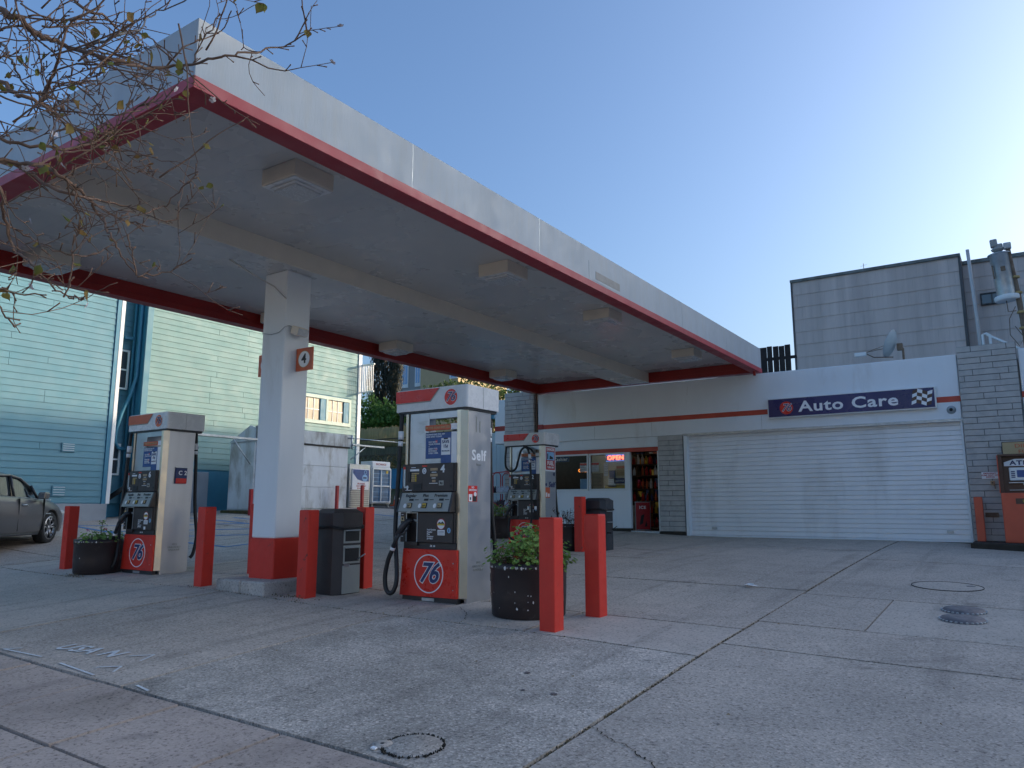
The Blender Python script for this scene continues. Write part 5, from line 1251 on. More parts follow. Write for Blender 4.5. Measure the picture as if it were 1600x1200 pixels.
# deck railing at the right end
dk=thing('deck_railing','white slatted balcony railing at the right end of the teal house','railing',(-20.45,20.15,5.8))
for k in range(7): q=MB();q.box(k*.09,k*.09+.028,-.015,.015,0,.98,.003);part('baluster',q,m_trimw,dk)
q=MB();q.box(-.02,.62,-.03,.03,.98,1.04,.004);q.box(-.02,.62,-.02,.02,-.05,0.0);part('rail',q,m_trimw,dk)

# ================================================================ RUSTY SHED and things along the back
sd_=thing('storage_shed','low whitewashed metal shed with rust and mildew against the teal house','shed',(-18.3,13.9,1.38))
def SD(n,mb,mt): return part(n,mb,mt,sd_,world=True)
zb_=1.42
q=MB();q.box(-19.5,-18.33,13.92,17.52,zb_,3.42);SD('body',q,m_shed)
q=MB();q.box(-19.45,-18.33,13.89,13.92,zb_+.02,3.36,.003);SD('side_sheet',q,m_shed)
q=MB();q.prism([(-19.45,3.38),(-18.3,3.42),(-18.3,3.78),(-18.55,3.86),(-19.45,3.42)],13.86,13.92,'y');SD('gable',q,m_shed)
q=MB();q.box(-18.34,-18.22,13.88,17.56,3.44,3.84,.01);SD('roof_edge',q,M('mildewed white sheet',(.50,.54,.55),.6,.1,var=.3,scale=3,dirt=(.16,.15,.13),dirtamt=.45,dscale=4,stretch=(1,1,.3)))
ys_=[13.93,15.62,15.70,17.52];
for a,b in ((13.93,15.30),(15.36,17.50)):
    for i,(z0,z1) in enumerate(((zb_+.06,2.12),(2.13,2.78),(2.79,3.40))):
        for c,d in (((a,(a+b)/2-.006),((a+b)/2+.006,b)) if False else ((a,b),)):
            q=MB();q.box(-18.33,-18.30+random.uniform(-.004,.004),c+.01,d-.01,z0,z1,.004);SD('door_panel',q,m_shed)
q=MB();q.box(-18.29,-18.27,15.31,15.35,zb_+.05,3.42);q.box(-18.27,-18.22,15.22,15.42,2.28,2.52,.01);SD('latch',q,m_galv)
q=MB();q.box(-18.31,-18.265,13.9,17.54,3.40,3.44);SD('dark_gap',q,m_kprint)
q=MB();q.box(-19.6,-18.0,13.75,17.6,1.0,zb_,.03);SD('soil_plinth',q,m_scrub)
br_=thing('bracket_bar','pale horizontal awning bar with a diagonal brace left of the shed','bar',(-18.2,12,3.4))
q=MB();q.box(-18.23,-18.17,10.4,13.9,3.40,3.46,.004);q.tube([(-18.2,13.05,3.40),(-18.25,13.7,2.72)],.018,6);part('bar',q,m_galv,br_,world=True)
br_=thing('bracket_bar','pale horizontal awning bar with a brace right of the shed','bar',(-18.2,18,3.5))
q=MB();q.box(-18.25,-18.15,17.56,19.05,3.50,3.56,.01);q.tube([(-18.2,18.2,3.5),(-18.25,17.58,3.05)],.018,6);q.tube([(-18.2,17.4,3.74),(-18.2,20.6,3.77)],.016,6);q.tube([(-18.22,17.58,3.4),(-18.22,17.58,3.85)],.03,6);part('bar',q,m_galv,br_,world=True)
cg=thing('ice_cabinet','grey slatted cabinet with a blue poster right of the shed','cabinet',(-18.3,18.1,1.5))
q=MB();q.box(-18.95,-18.32,17.62,18.56,1.50,2.92,.01);part('body',q,m_galv,cg,world=True)
for k in range(9): q=MB();q.box(-18.32,-18.295,17.66,18.52,1.54+k*.07,1.585+k*.07,.003);part('slat',q,M('cabinet slat',(.30,.32,.33),.5,.3) if k==0 else bpy.data.materials['cabinet slat'],cg,world=True)
q=MB();q.box(-18.32,-18.285,17.72,18.48,2.08,2.76,.003);part('poster',q,m_wprint,cg,world=True)
q=MB();q.prism([(17.74,2.74),(18.47,2.74),(18.47,2.36),(18.2,2.36),(17.95,2.42),(17.74,2.62)],-18.284,-18.28,'x');part('poster_blue',q,m_blue,cg,world=True)
q=MB();q.ring((-18.279,18.3,2.66),.045,.065,18,'x',.002);q.lathe([(0,.002),(.12,.002)],c=(-18.281,18.28,2.47),n=18,axis='x');part('poster_tank',q,m_lblue,cg,world=True)
q=MB();q.box(-18.279,-18.277,18.2,18.36,2.45,2.5);q.box(-18.279,-18.277,17.80,17.83,2.62,2.68);part('poster_print',q,m_navy,cg,world=True)
text('poster_text','PROPANE\nEXCHANGE\n24 HOURS',.075,m_redpipe,cg,(-18.283,18.12,2.20),'right',bold=.001,world=True)
cw=thing('display_fridge','white framed glass door display case beside the grey cabinet','display case',(-18.3,19.1,1.6))
q=MB();q.box(-18.95,-18.36,18.65,19.60,1.62,2.86,.008);part('body',q,m_trimw,cw,world=True)
q=MB();q.box(-18.9,-18.34,18.68,19.55,2.86,3.06,.01);part('header',q,m_wprint,cw,world=True)
text('header_text','EXCHANGE',.09,m_redpipe,cw,(-18.337,19.1,2.96),'right',bold=.001,world=True)
q=MB();q.box(-18.36,-18.35,18.70,19.55,1.68,2.80);part('glass',q,M('blue reflecting glass',(.08,.18,.30),.5,0,var=.4,scale=3,bmp=0),cw,world=True)
q=MB()
for y in (18.68,19.08,19.54): q.box(-18.35,-18.31,y,y+.045,1.66,2.82,.004)
for z in (1.66,2.20,2.78): q.box(-18.35,-18.312,18.68,19.58,z,z+.045,.004)
part('door_frame',q,m_trimw,cw,world=True)
q=MB()
for z in (1.85,2.02,2.36,2.5,2.64): q.box(-18.348,-18.34,18.73,19.53,z,z+.012)
part('wire_shelf',q,m_lblue,cw,world=True)
q=MB();q.box(-18.349,-18.338,19.36,19.46,2.66,2.75);part('yellow_label',q,m_yell,cw,world=True)
q=MB();
for y in (18.72,19.5): q.box(-18.42,-18.36,y,y+.04,1.5,1.63)
part('leg',q,m_galv,cw,world=True)
cn=thing('traffic_cone','orange traffic cone with pale bands beside the display case','traffic cone',(-17.95,19.5,H(-17.95,19.5)))
q=MB();q.box(-.16,.16,-.16,.16,0,.04,.01);part('base',q,m_cone,cn);q=MB();q.lathe([(.12,.04),(.095,.22)],n=20);q.lathe([(.075,.34),(.06,.42)],n=20);q.lathe([(.045,.54),(.028,.66),(0,.665)],n=20);part('cone_body',q,m_cone,cn)
q=MB();q.lathe([(.095,.22),(.075,.34)],n=20);q.lathe([(.06,.42),(.045,.54)],n=20);part('band',q,m_wprint,cn)
bw=thing('blue_wall','low bright blue wall behind the traffic cone','wall',(-20,22,1.5));q=MB();q.box(-.95,.9,0,.2,-.1,1.45,.01);part('panel',q,M('bright blue wall paint',(.08,.28,.50),.7,var=.1),bw);q=MB();q.box(-.97,.92,-.02,.22,1.45,1.50,.004);part('cap',q,m_teald,bw)
jk=thing('scrap_pile','dark heap of scrap below the blue wall','scrap',(-17.3,20.2,H(-17.3,20.2)))
for k in range(6): q=MB();a,b=random.uniform(-.5,.3),random.uniform(-.3,.3);q.box(a,a+random.uniform(.1,.35),b,b+.2,0,random.uniform(.06,.3),.02,M=Matrix.Rotation(random.uniform(-.4,.4),4,'Z'));part('scrap_piece',q,random.choice((m_brown,m_kprint,m_redpipe,m_tan)),jk)
hc_=thing('hand_cart','dark hand cart leaning by the scrap heap','cart',(-17.6,20.7,H(-17.6,20.7)))
q=MB();q.tube([(0,0,.1),(.05,.1,1.0),(.2,.1,1.1),(.35,.1,1.0),(.3,0,.1),(0,0,.1)],.02,6);part('frame',q,m_kprint,hc_);q=MB();q.lathe([(0,-.03),(.12,-.03),(.12,.03),(0,.03)],c=(-.04,0,.12),axis='x',n=14);part('wheel',q,m_tyre,hc_)
# earth bank with dry scrub, wood fence, hedge
def cards(mb,n,box,size,up=.3,shape='leaf'):
    for _ in range(n):
        p=Vector(box() if callable(box) else [random.uniform(*box[i]) for i in range(3)])
        s=random.uniform(.6,1.3)*size; nn=Vector((random.gauss(0,1),random.gauss(-.4,1),random.gauss(up,.8))).normalized();u=nn.orthogonal().normalized();u=(u*math.cos(1)+nn.cross(u)*math.sin(random.uniform(0,6)));v=nn.cross(u).normalized()*s*.5;u=u.normalized()*s
        mb.add([tuple(p-u*.5),tuple(p+v*.6),tuple(p+u*.5),tuple(p-v*.6)],[(0,1,2,3)])
def blob(cx,cy,cz,rx,ry,rz,shell=.55):
    def f():
        while True:
            d=Vector((random.gauss(0,1),random.gauss(0,1),random.gauss(0,1))).normalized()
            r=random.uniform(shell,1)**.6; k=1+.22*math.sin(d.x*7+cx)+.18*math.sin(d.z*9+d.y*6+cz)
            return (cx+d.x*rx*r*k,cy+d.y*ry*r*k,cz+d.z*rz*r*k)
    return f
bank=MB();vs=[];
for j in range(9):
    for i in range(14):
        x=-31+i*1.2;y=20.5+j*1.2; vs.append((x,y,H(x,y)-.05+min(j,4)*.45*(1 if x<-17 else .2)+random.uniform(-.08,.08)))
bank.add(vs,[(j*14+i,j*14+i+1,(j+1)*14+i+1,(j+1)*14+i) for j in range(8) for i in range(13)]);tag(part('earth_bank',bank,m_scrub),kind='structure')
q=MB();cards(q,5200,lambda:(random.uniform(-27,-20),random.uniform(22.3,24.8),random.uniform(2.4,3.35)+.3*math.sin(random.random()*20)),.10)
tag(part('dry_scrub',q,m_scrub),'dry brown scrub on the bank below the wooden fence','scrub',kind='stuff')
wf=thing('wooden_fence','grey board fence topped with golden reed matting behind the shed','fence',(-27,25,2.9))
fm=MB();fm.box(0,.14,-.012,.012,0,1.35,.003);fme=[]
for d in (0,.05,-.04):
    b=MB();b.box(0,.135,-.012+d*.1,.012+d*.1,0,1.45+d,.003);me=b.mesh('board');me.materials.append(m_wood);fme.append(me)
for k in range(46): inst('board',random.choice(fme),wf,(k*.145-1.0,random.uniform(-.01,.01),0))
rm=[]
for d in range(3):
    b=MB();b.tube([(0,0,0),(.004*d,0,.42),(0,0,.85+.03*d)],.016,5);me=b.mesh('reed');me.materials.append(m_reed);rm.append(me)
for k in range(190): inst('reed',random.choice(rm),wf,(k*.035-1.0,-.035+random.uniform(-.006,.006),1.30+random.uniform(-.03,.03)))
q=MB();q.box(-1,5.6,-.06,-.02,1.62,1.67);q.box(-1,5.6,-.05,-.015,.9,.96);part('rail',q,m_brown,wf)
def tree(name,x,y,z,label,blobs,mt,n,size,trunk_h,r=.12,cat='tree',up=.3):
    t=thing(name,label,cat,(x,y,z))
    q=MB();q.tube([(0,0,0),(.05,.02,trunk_h*.5),(0,.05,trunk_h)],[r,r*.75,r*.45],8)
    for b in blobs: q.tube([(0,.05,trunk_h*.6),((b[0])*.6,b[1]*.6,(trunk_h*.6+b[2])*.55),(b[0],b[1],b[2])],[r*.5,r*.3,r*.1],5)
    part('trunk',q,m_bark,t)
    q=MB()
    for b in blobs: cards(q,int(n/len(blobs)),blob(*b),size,up)
    part('crown',q,mt,t); return t
tree('hedge_bush',-26,27,3.8,'bright green bush above the reed fence beside the teal house',[(-1.2,0,2.2,1.2,.8,1.1),(.2,0,1.9,1.1,.8,.9),(1.3,0,1.9,1.0,.7,.8),(-.4,.2,1.2,1.4,.8,.9),(-1.6,0,.9,1,.7,.8)],m_hedge,9000,.17,1.4,.07,'bush')
t=thing('cypress','tall dark cypress behind the green bush','tree',(-28.75,30,3.5));q=MB();q.tube([(0,0,0),(0,0,8)],[.16,.04],8);part('trunk',q,m_bark,t)
q=MB()
for cx in (-.75,-.15,.45,.85):
    for _ in range(2600):
        zz=random.uniform(1.5,8.3); rr=.42*(1-abs(zz-4.5)/6.5)*math.sqrt(random.random())*1.2; a=random.uniform(0,6.28); p=Vector((cx+rr*math.cos(a)+.1*math.sin(zz*3+cx*5),rr*math.sin(a),zz)); s=random.uniform(.12,.26); d=Vector((random.gauss(0,.15),random.gauss(0,.15),1))*s; wv=Vector((math.cos(a+1.5),math.sin(a+1.5),0))*s*.18
        q.add([tuple(p-wv),tuple(p+wv),tuple(p+d)],[(0,1,2)])
part('crown',q,m_cyp,t)
yh=thing('yellow_house','tan and grey stucco house with blue framed windows up the hill','house',(-40,45,8))
q=MB();q.box(-2.2,1.25,0,6,-4,9);part('grey_wall',q,m_gstuc,yh);q=MB();q.box(1.25,5.0,-.5,6,-4,9);part('tan_wall',q,m_tan2,yh)
for x0,x1 in ((-1.1,-.45),(.25,.85)):
    q=MB();q.box(x0,x1,-.06,.0,3.0,4.95,.01);w_=part('window',q,m_trimw,yh);q=MB();q.box(x0+.1,x1-.1,-.075,-.06,3.3,4.8);part('pane',q,m_bglass,w_);q=MB();q.box((x0+x1)/2-.02,(x0+x1)/2+.02,-.08,-.07,3.3,4.8);part('sash_bar',q,m_trimw,w_)
q=MB();q.box(4.2,4.95,-.56,-.5,3.2,4.3);w_=part('window',q,m_trimw,yh);q=MB();q.box(4.35,4.85,-.575,-.56,3.3,4.2);part('pane',q,m_bglass,w_)
q=MB();q.box(-2.3,5.1,-.6,6,9,9.2);part('roof',q,m_woodd,yh)
tree('garden_tree',-23.2,30,3.6,'loose leafy tree right of the tan house above the nearest pump',[(-1.4,0,3.6,1.2,.9,.6),(.2,0,3.6,1.3,1,.8),(1.6,.2,3.1,1.2,1,.8),(-.3,.4,2.7,1.6,1,.9)],m_tree,5200,.16,2.2,.1)
tree('garden_tree',-20.6,30.5,2.4,'yellow green tree behind the blue board wall',[(-.8,0,3.7,1,.8,1.2),(.6,0,3.4,1,.8,1.2),(0,.2,2.1,1.3,.9,1.2),(2.2,.5,4.0,1.1,.8,.9)],leafmat('yellow green leaf',(.10,.16,.03),(.22,.24,.06)),7000,.15,2.2,.1)
tree('garden_tree',-17.8,28,2.0,'dark tree with palm like fronds at the far left end of the station roof',[(0,0,4.4,1.1,.8,.9),(-.6,0,3.2,1.2,.9,1.0),(.9,0,3.3,1,.8,1.0)],m_tree,3600,.18,2.8,.12,up=.8)
un=thing('utility_box','dark blue louvred unit on a post seen behind the nearest pump','utility box',(-14.3,20,2.6));q=MB();q.box(-.13,.13,-.1,.1,1.75,2.6,.01);part('case',q,m_teald,un);q=MB();q.tube([(0,0,-1.5),(0,0,1.75)],.03,6);part('post',q,m_rust,un)

# ================================================================ CAR
def make_car(loc,heading):
    t=thing('parked_car','dark grey four door car cut off at the left edge beside the red bollard','car',loc,heading)
    # local: +X forward (front), +Y left, wheels on z=0; origin under the front axle
    # stations: x, half width at sill, belt z, hood/deck z, half width belt
    st=[(-3.75,.62,.42,.74,.60),(-3.62,.80,.36,.92,.74),(-3.2,.90,.30,1.0,.84),(-2.8,.92,.28,1.02,.87),(-2.2,.93,.22,1.0,.885),(-1.4,.93,.21,.97,.89),(-.75,.925,.21,.94,.885),(-.4,.92,.24,.93,.88),(0,.915,.30,.90,.865),(.35,.90,.28,.85,.83),(.65,.84,.24,.78,.76),(.86,.70,.28,.68,.62),(.93,.5,.36,.60,.45)]
    q=MB();rows=[]
    for x,ws,z0,zb_,wb in st:
        zm=(z0+zb_)/2
        half=[(0,z0-.02),(ws*.75,z0-.02),(ws-.03,z0),(ws,z0+.08),(ws+.01,zm),(ws-.005,zb_-.16),(wb+.01,zb_-.05),(wb-.04,zb_),(wb-.16,zb_+.015),(0,zb_+.055 if x>-.6 or x<-2.9 else zb_+.02)]
        rows.append([(x,-a,b) for a,b in half]+[(x,a,b) for a,b in half[::-1]])
    # refine along x
    fine=[]
    for i in range(len(rows)-1):
        for k in range(4):
            u=k/4; r0=rows[max(i-1,0)];r1=rows[i];r2=rows[i+1];r3=rows[min(i+2,len(rows)-1)]
            fine.append([tuple(.5*((2*b[c])+(d[c]-a[c])*u+(2*a[c]-5*b[c]+4*d[c]-e[c])*u*u+(3*b[c]-a[c]-3*d[c]+e[c])*u**3) for c in range(3)) for a,b,d,e in zip(r0,r1,r2,r3)])
    fine.append(rows[-1]); n=len(fine[0])
    # wheel arches: push vertices near the axle up
    def arch(p):
        x,y,z=p
        for ax in (0,-2.8):
            d=abs(x-ax)
            if d<.40 and abs(y)>.6:
                zz=.33+math.sqrt(max(0,.385**2-d*d))
                if z<zz and z<.72: z=zz if abs(y)>.55 else z
        return (x,y,z)
    fl=[[arch(p) for p in r] for r in fine]
    vs=[p for r in fl for p in r]; fs=[(i*n+k,i*n+(k+1)%n,(i+1)*n+(k+1)%n,(i+1)*n+k) for i in range(len(fl)-1) for k in range(n)]
    q.add(vs,fs+[tuple(range(n)),tuple(range(len(vs)-1,len(vs)-n-1,-1))],0,True);part('body',q,m_car,t)
    # greenhouse
    gh=[(-3.15,1.0,.62,1.02),(-2.55,1.30,.60,1.0),(-2.0,1.42,.60,.99),(-1.3,1.45,.60,.965),(-.85,1.40,.58,.95),(-.35,1.18,.60,.93),(.12,.94,.62,.92)]
    rg=[]
    for x,zt_,wt,zb2 in gh: rg.append([(x,-.80,zb2-.02),(x,-wt-.06*(zt_>1.1),zt_-.07),(x,-wt+.12,zt_),(x,wt-.12,zt_),(x,wt+.06*(zt_>1.1),zt_-.07),(x,.80,zb2-.02)])
    q=MB();vs=[p for r in rg for p in r];fs=[(i*6+k,i*6+k+1,(i+1)*6+k+1,(i+1)*6+k) for i in range(6) for k in range(5)]
    q.add(vs,[f for j,f in enumerate(fs) if (j%5) in (1,2,3) and not j//5 in (5,)],0,True);part('roof',q,m_car,t)
    q=MB();q.add(vs,[f for j,f in enumerate(fs) if j//5 in (0,5) or (j%5) in (0,4)],0,True)
    q.v=[(x*1.0,y*.985,z-.004) for x,y,z in q.v];part('glasshouse',q,m_carglass,t)
    # side trim: pillars, window line
    for s in (-1,1):
        q=MB();L=[];
        for x,zt_,wt,zb2 in gh: L.append((x,s*(wt+.065*(zt_>1.1)),zt_-.065))
        q.tube(L,.026,6,cap=True);part('roof_rail',q,m_car,t)
        q=MB();q.tube([(x,s*.815,zb2-.005) for x,_,_,zb2 in gh],.012,6);part('belt_moulding',q,m_galv,t)
        for pl_ in ([(-1.35,s*.815,.97),(-1.28,s*.68,1.37)],[(-2.35,s*.82,.99),(-2.5,s*.66,1.25)],[(-.42,s*.815,.93),(-.52,s*.70,1.2)]): q=MB();q.tube(pl_,.028,6);part('pillar',q,m_bplas,t)
        for x in (-.36,-1.33,-2.25): q=MB();q.box(x-.004,x+.004,s*.90,s*.938,.30,.93);part('door_gap',q,m_kprint,t)
        q=MB();q.tube([(-1.22,s*.93,.80),(-1.12,s*.965,.81),(-1.02,s*.93,.80)],.014,6);part('door_handle',q,m_galv,t)
        q=MB();q.box(-.62,-.42,s*.90,s*1.06,.93,1.07,.03);mr=part('mirror',q,m_car,t);q=MB();q.box(-.628,-.618,s*.925,s*1.045,.945,1.055,.004);part('mirror_glass',q,m_alloy,mr)
        q=MB();q.box(-.30,-.08,s*.925,s*.945,.62,.64,.003);part('badge_strip',q,m_galv,t)
        q=MB();q.box(-2.3,-.5,s*.90,s*.935,.21,.25,.01);part('sill_trim',q,m_bplas,t)
    def wheel(x,s):
        tt=MB();tt.lathe([(.235,-.11),(.30,-.115),(.33,-.09),(.337,0),(.33,.09),(.30,.115),(.235,.11)],n=40,axis='y')
        w_=part('wheel',MB().lathe([(0,-.02),(.22,-.02),(.235,.0),(.22,.03),(0,.03)],n=30,axis='y'),m_kprint,t,loc=(x,s*.80,.337))
        part('tyre',tt,m_tyre,w_)
        r=MB();r.lathe([(.222,-.115*s),(.245,-.11*s),(.245,-.09*s),(.225,-.06*s)],n=40,axis='y')
        for k in range(5):
            for d in (-.13,.13):
                a=2*PI*k/5+.3; 
                p0=Vector((.05*math.cos(a+d*1.5),s*.085,.05*math.sin(a+d*1.5))); p1=Vector((.23*math.cos(a+d*1.7),s*.10,.23*math.sin(a+d*1.7)))
                r.tube([p0,p1],[.016,.013],5)
        r.lathe([(0,-.1*s),(.05,-.095*s),(.055,-.06*s)],n=14,axis='y');part('rim',r,m_alloy,w_)
    for x in (0,-2.8):
        for s in (-1,1): wheel(x,s)
    for s in (-1,1):
        q=MB();q.box(.62,.86,s*.52,s*.80,.60,.70,.03);part('headlight',q,m_lens,t)
        q=MB();q.box(-3.74,-3.55,s*.45,s*.76,.72,.86,.02);part('tail_light',q,m_redpipe,t)
    return t
hd=math.radians(90+40)
make_car((-17.92,7.42,H(-17.2,7.85)-.01),hd)

# ================================================================ STREET TREE (branches at upper left)
LIMBS=[
(0.0110,[(-2.533,0.625,2.979),(-2.484,0.764,2.983),(-2.335,0.812,2.919),(-2.266,0.841,2.876),(-2.347,0.918,2.906),(-2.432,1.006,2.963),(-2.384,1.044,2.937),(-2.244,1.048,2.865),(-2.187,1.082,2.849),(-2.257,1.184,2.908),(-2.293,1.296,2.974),(-2.188,1.329,2.968),(-2.039,1.305,2.925),(-1.978,1.359,2.943),(-2.012,1.485,3.042),(-2.014,1.572,3.110),(-1.877,1.562,3.113)]),
(0.0060,[(-2.498,1.094,3.005),(-2.366,1.097,2.977),(-2.237,1.092,2.955),(-2.246,1.151,3.009),(-2.305,1.236,3.135),(-2.278,1.275,3.180),(-2.106,1.279,3.160)]),
(0.0060,[(-2.457,1.003,3.186),(-2.345,1.039,3.064),(-2.325,1.089,3.061),(-2.423,1.198,3.108),(-2.459,1.260,3.152),(-2.357,1.279,3.093),(-2.249,1.286,2.995)]),
(0.0100,[(-2.433,0.618,2.758),(-2.491,0.785,2.801),(-2.417,0.862,2.751),(-2.291,0.868,2.663),(-2.260,0.915,2.656),(-2.368,0.991,2.699),(-2.440,1.059,2.705),(-2.361,1.086,2.622)]),
(0.0070,[(-2.437,0.987,2.746),(-2.469,1.010,2.797),(-2.346,0.971,2.801),(-2.220,0.932,2.798),(-2.213,0.947,2.902),(-2.284,1.019,3.028),(-2.267,1.036,3.092)]),
(0.0090,[(-2.358,0.630,2.427),(-2.442,0.799,2.491),(-2.450,0.935,2.530),(-2.334,0.947,2.498),(-2.212,0.957,2.440),(-2.242,1.010,2.436),(-2.357,1.109,2.459),(-2.383,1.165,2.427),(-2.276,1.137,2.350),(-2.188,1.123,2.282),(-2.250,1.185,2.258),(-2.360,1.291,2.253)]),
(0.0035,[(-2.266,1.240,2.223),(-2.258,1.304,2.243),(-2.234,1.354,2.271),(-2.184,1.374,2.302)]),
(0.0035,[(-2.266,1.240,2.223),(-2.283,1.225,2.298),(-2.285,1.215,2.349)]),
(0.0070,[(-2.484,0.811,2.527),(-2.539,0.970,2.561),(-2.468,1.023,2.506),(-2.333,1.013,2.441),(-2.297,1.064,2.433),(-2.390,1.168,2.477),(-2.428,1.274,2.503),(-2.334,1.283,2.459),(-2.204,1.265,2.400),(-2.187,1.317,2.422)]),
(0.0030,[(-2.315,1.273,2.452),(-2.366,1.368,2.521),(-2.290,1.357,2.531),(-2.144,1.311,2.519),(-2.105,1.317,2.554)]),
(0.0030,[(-2.373,1.143,2.455),(-2.379,1.195,2.440),(-2.351,1.233,2.423),(-2.301,1.275,2.407)]),
(0.0060,[(-2.178,0.705,2.459),(-2.252,0.833,2.356),(-2.394,0.905,2.333),(-2.413,0.942,2.260),(-2.283,0.935,2.190),(-2.205,0.935,2.142),(-2.284,1.006,2.131),(-2.391,1.092,2.144),(-2.360,1.109,2.130),(-2.219,1.074,2.106)]),
(0.0030,[(-2.276,1.040,2.113),(-2.272,1.045,2.174),(-2.281,1.046,2.246)]),
(0.0040,[(-2.436,0.828,2.336),(-2.533,0.971,2.358),(-2.520,1.025,2.335),(-2.381,1.026,2.274),(-2.294,1.053,2.243),(-2.353,1.144,2.280),(-2.435,1.233,2.350)]),
(0.0030,[(-2.365,0.807,2.128),(-2.353,0.890,2.114),(-2.362,0.951,2.109),(-2.337,1.013,2.114)]),
(0.0030,[(-2.280,0.777,2.123),(-2.258,0.868,2.031),(-2.276,0.898,2.008),(-2.296,0.922,1.994)]),
(0.0080,[(-2.666,0.698,2.683),(-2.619,0.845,2.674),(-2.471,0.898,2.601),(-2.377,0.967,2.572),(-2.407,1.108,2.644),(-2.449,1.220,2.758),(-2.387,1.221,2.786),(-2.211,1.199,2.793)]),
(0.0045,[(-2.626,1.061,2.865),(-2.482,1.026,2.846),(-2.449,1.083,2.863),(-2.520,1.202,2.947),(-2.539,1.286,3.005),(-2.421,1.286,2.987)]),
(0.0050,[(-2.640,0.827,2.931),(-2.480,0.869,2.941),(-2.358,0.869,2.914),(-2.371,0.932,2.970),(-2.418,1.031,3.114),(-2.382,1.089,3.167)]),
(0.0060,[(-2.616,0.777,3.002),(-2.493,0.877,2.914),(-2.404,0.874,2.831),(-2.460,0.916,2.826),(-2.586,1.005,2.848),(-2.617,1.076,2.777),(-2.515,1.079,2.658)]),
(0.0040,[(-2.575,1.065,3.049),(-2.533,1.068,3.093),(-2.527,1.055,3.154),(-2.527,1.034,3.212)]),
(0.0040,[(-2.467,1.152,3.000),(-2.426,1.217,2.958),(-2.409,1.264,2.945),(-2.401,1.341,2.951)]),
(0.0040,[(-2.512,1.017,2.785),(-2.478,1.090,2.775),(-2.319,1.115,2.726),(-2.224,1.146,2.715),(-2.263,1.236,2.797)]),
(0.0040,[(-2.249,0.913,2.462),(-2.329,1.019,2.560),(-2.335,1.113,2.617),(-2.203,1.145,2.585),(-2.079,1.143,2.531)]),
(0.0040,[(-2.385,1.349,3.033),(-2.298,1.340,3.061),(-2.329,1.427,3.164),(-2.354,1.530,3.263),(-2.269,1.509,3.296)]),
(0.0030,[(-2.241,1.361,3.004),(-2.188,1.347,3.048),(-2.129,1.348,3.085),(-2.097,1.358,3.138)]),
(0.0040,[(-2.691,0.892,2.479),(-2.656,0.987,2.461),(-2.492,0.991,2.466),(-2.396,1.021,2.475),(-2.437,1.108,2.578),(-2.501,1.217,2.653)]),
]

st_=thing('street_tree','bare twiggy street tree with a few leaves and white blossoms at the upper left','tree',(-4.3,.15,H(-4.3,.15)-.05))
O_=st_.location
random.seed(11)
def catmull(P_,k=4):
    out=[];P_=[Vector(p) for p in P_];n=len(P_)
    for i in range(n-1):
        a=P_[max(i-1,0)];b=P_[i];c=P_[i+1];d=P_[min(i+2,n-1)]
        for j in range(k):
            u=j/k; out.append(.5*((2*b)+(c-a)*u+(2*a-5*b+4*c-d)*u*u+(3*b-a-3*c+d)*u**3))
    out.append(P_[-1]); return out
q=MB();q.tube([(0,0,0),(.02,.02,.8),(.05,.05,1.6),(.12,.1,2.2),(.3,.25,2.6)],[.12,.09,.075,.06,.04],12)
for a in ((.9,.15,3.0),(.5,.6,3.2),(.2,-.5,3.4),(-.6,.2,3.5),(.6,.5,2.6)): q.tube([(.1,.09,2.1),(a[0]*.6,a[1]*.6+.05,2.1+(a[2]-2.1)*.7),a],[.045,.03,.014],8)
part('trunk',q,m_bark,st_)
leafsites=[];flowers=[]
tw_=MB()
def spurs(P_,r,dens=1.0,depth=0):
    n=len(P_)
    for i in range(1,n-1):
        if random.random()<.42*dens:
            d=(P_[i+1]-P_[i-1]).normalized(); side=d.cross(Vector((random.gauss(0,1),random.gauss(0,1),random.gauss(0,1)))).normalized()
            dirn=(side*.8+d*.7+Vector((0,0,random.uniform(-.1,.35)))).normalized()
            if depth<2 and random.random()<.30:
                L=random.uniform(.10,.34)*(1-.35*depth); k=6; pts=[P_[i]]
                for j in range(k):
                    dirn=(dirn+Vector((random.gauss(0,.16),random.gauss(0,.16),random.gauss(.02,.16)))).normalized(); pts.append(pts[-1]+dirn*L/k)
                tw_.tube(pts,[max(.0012,r*.5*(1-j/(k+1))) for j in range(k+1)],5)
                spurs(pts,r*.5,1.25,depth+1)
                if random.random()<.2: leafsites.append(pts[-1])
                elif random.random()<.3: flowers.append(pts[-1])
            else:
                L=random.uniform(.012,.045); e=P_[i]+dirn*L; tw_.tube([P_[i],P_[i]+dirn*L*.6,e],[.0022,.0016,.0024],5)
                if random.random()<.06: leafsites.append(e)
                elif random.random()<.09: flowers.append(e)
for r,pts in LIMBS:
    P_=[p-O_ for p in catmull(pts,4)]; n=len(P_)
    P_=[p+Vector((random.gauss(0,.003),random.gauss(0,.003),random.gauss(0,.003))) for p in P_]
    q=MB();q.tube(P_,[max(.0022,r*.88*(1-.80*i/n)) for i in range(n)],7);part('branch',q,m_barkl if r in(.009,.006) and random.random()<.5 else m_bark,st_)
    spurs(P_,r*.6,1.2)
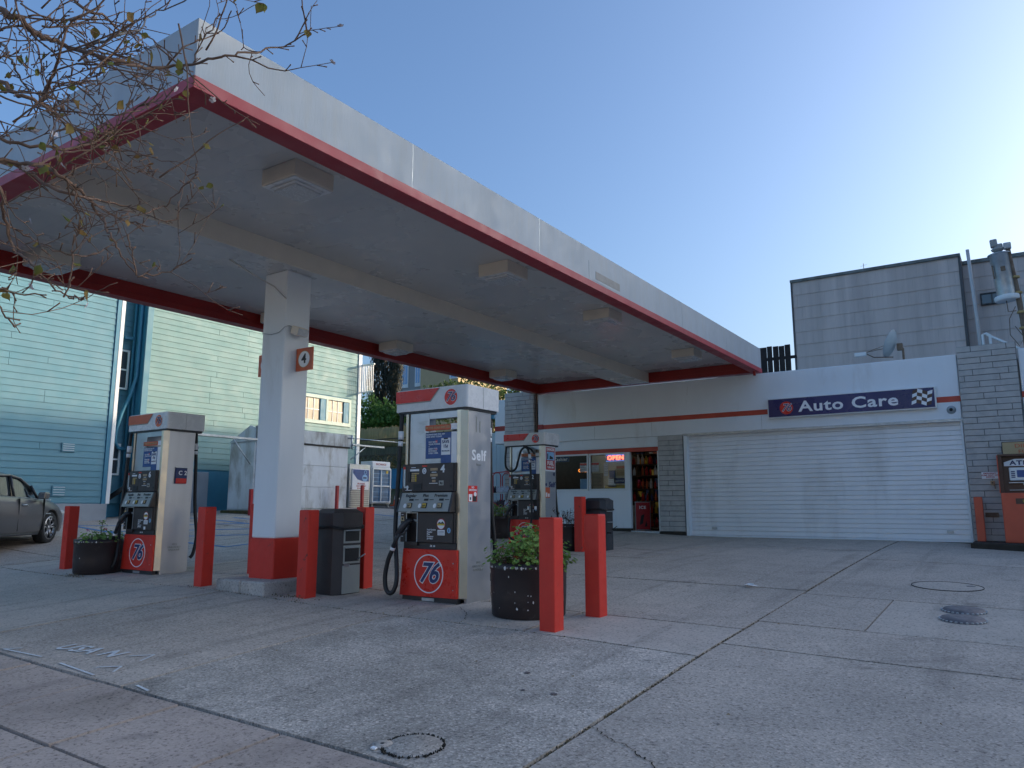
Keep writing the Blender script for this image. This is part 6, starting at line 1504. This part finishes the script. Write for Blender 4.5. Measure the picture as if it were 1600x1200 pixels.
# a thicket of extra twigs on the left
for k in range(52):
    r,pts=random.choice(LIMBS[:5]+LIMBS[16:21]); i=random.randint(0,len(pts)//2); p=Vector(pts[i])-O_
    p+=Vector((random.gauss(0,.10),random.gauss(0,.10),random.gauss(0,.10))); d=Vector((random.uniform(.1,.8),random.uniform(.1,.8),random.gauss(-.05,.5))).normalized(); P_=[p];L=random.uniform(.15,.5)
    for j in range(9): d=(d+Vector((random.gauss(0,.10),random.gauss(0,.10),random.gauss(0,.12)))).normalized();P_.append(P_[-1]+d*L/9)
    tw_.tube(P_,[.0032*(1-.7*j/10) for j in range(10)],5); spurs(P_,.004,1.2,1)
tag(part('twigs',tw_,m_bark,st_),kind='stuff')
lm=[]
for v in range(3):
    b=MB();n=9;vs=[(0,0,0)];prof=[0,.55,.85,1,.95,.75,.45,.18,0]
    for i in range(n): x=i/(n-1); vs.append((x*.05,.019*prof[i],.006*math.sin(x*3+v)))
    for i in range(n): x=i/(n-1); vs.append((x*.05,-.019*prof[i],.004*math.sin(x*3+v)))
    vs2=[(i/(n-1)*.05,0,-.004) for i in range(n)]
    vs=vs[1:]+vs2; b.add(vs,[(i,i+1,2*n+i+1,2*n+i) for i in range(n-1)]+[(2*n+i,2*n+i+1,n+i+1,n+i) for i in range(n-1)],0,True)
    me=b.mesh('leaf');me.materials.append(m_tleaf);lm.append(me)
random.shuffle(leafsites)
for p in leafsites[:120]:
    s=random.uniform(.4,.85); o=inst('leaf',random.choice(lm),st_,p,rot=(random.uniform(0,6.28),random.uniform(0,6.28),random.uniform(0,6.28)),scale=(s,s,s))
b=MB()
for k in range(5):
    a=2*PI*k/5; c=Vector((math.cos(a),math.sin(a),.25)); u=Vector((-math.sin(a),math.cos(a),0)); vs=[(0,0,0)]
    for t_,w_ in ((.004,.003),(.009,.0058),(.013,.003)): vs.append(tuple(c*t_+u*w_))
    for t_,w_ in ((.013,.003),(.009,.0058),(.004,.003)): vs.append(tuple(c*t_-u*w_))
    b.add(vs,[tuple(range(7))])
bme=b.mesh('blossom');bme.materials.append(m_petal)
random.shuffle(flowers)
for p in flowers[:26]: inst('blossom',bme,st_,p,rot=(random.uniform(-1.2,1.2),random.uniform(-1.2,1.2),random.uniform(0,6)),scale=(.9,)*3)
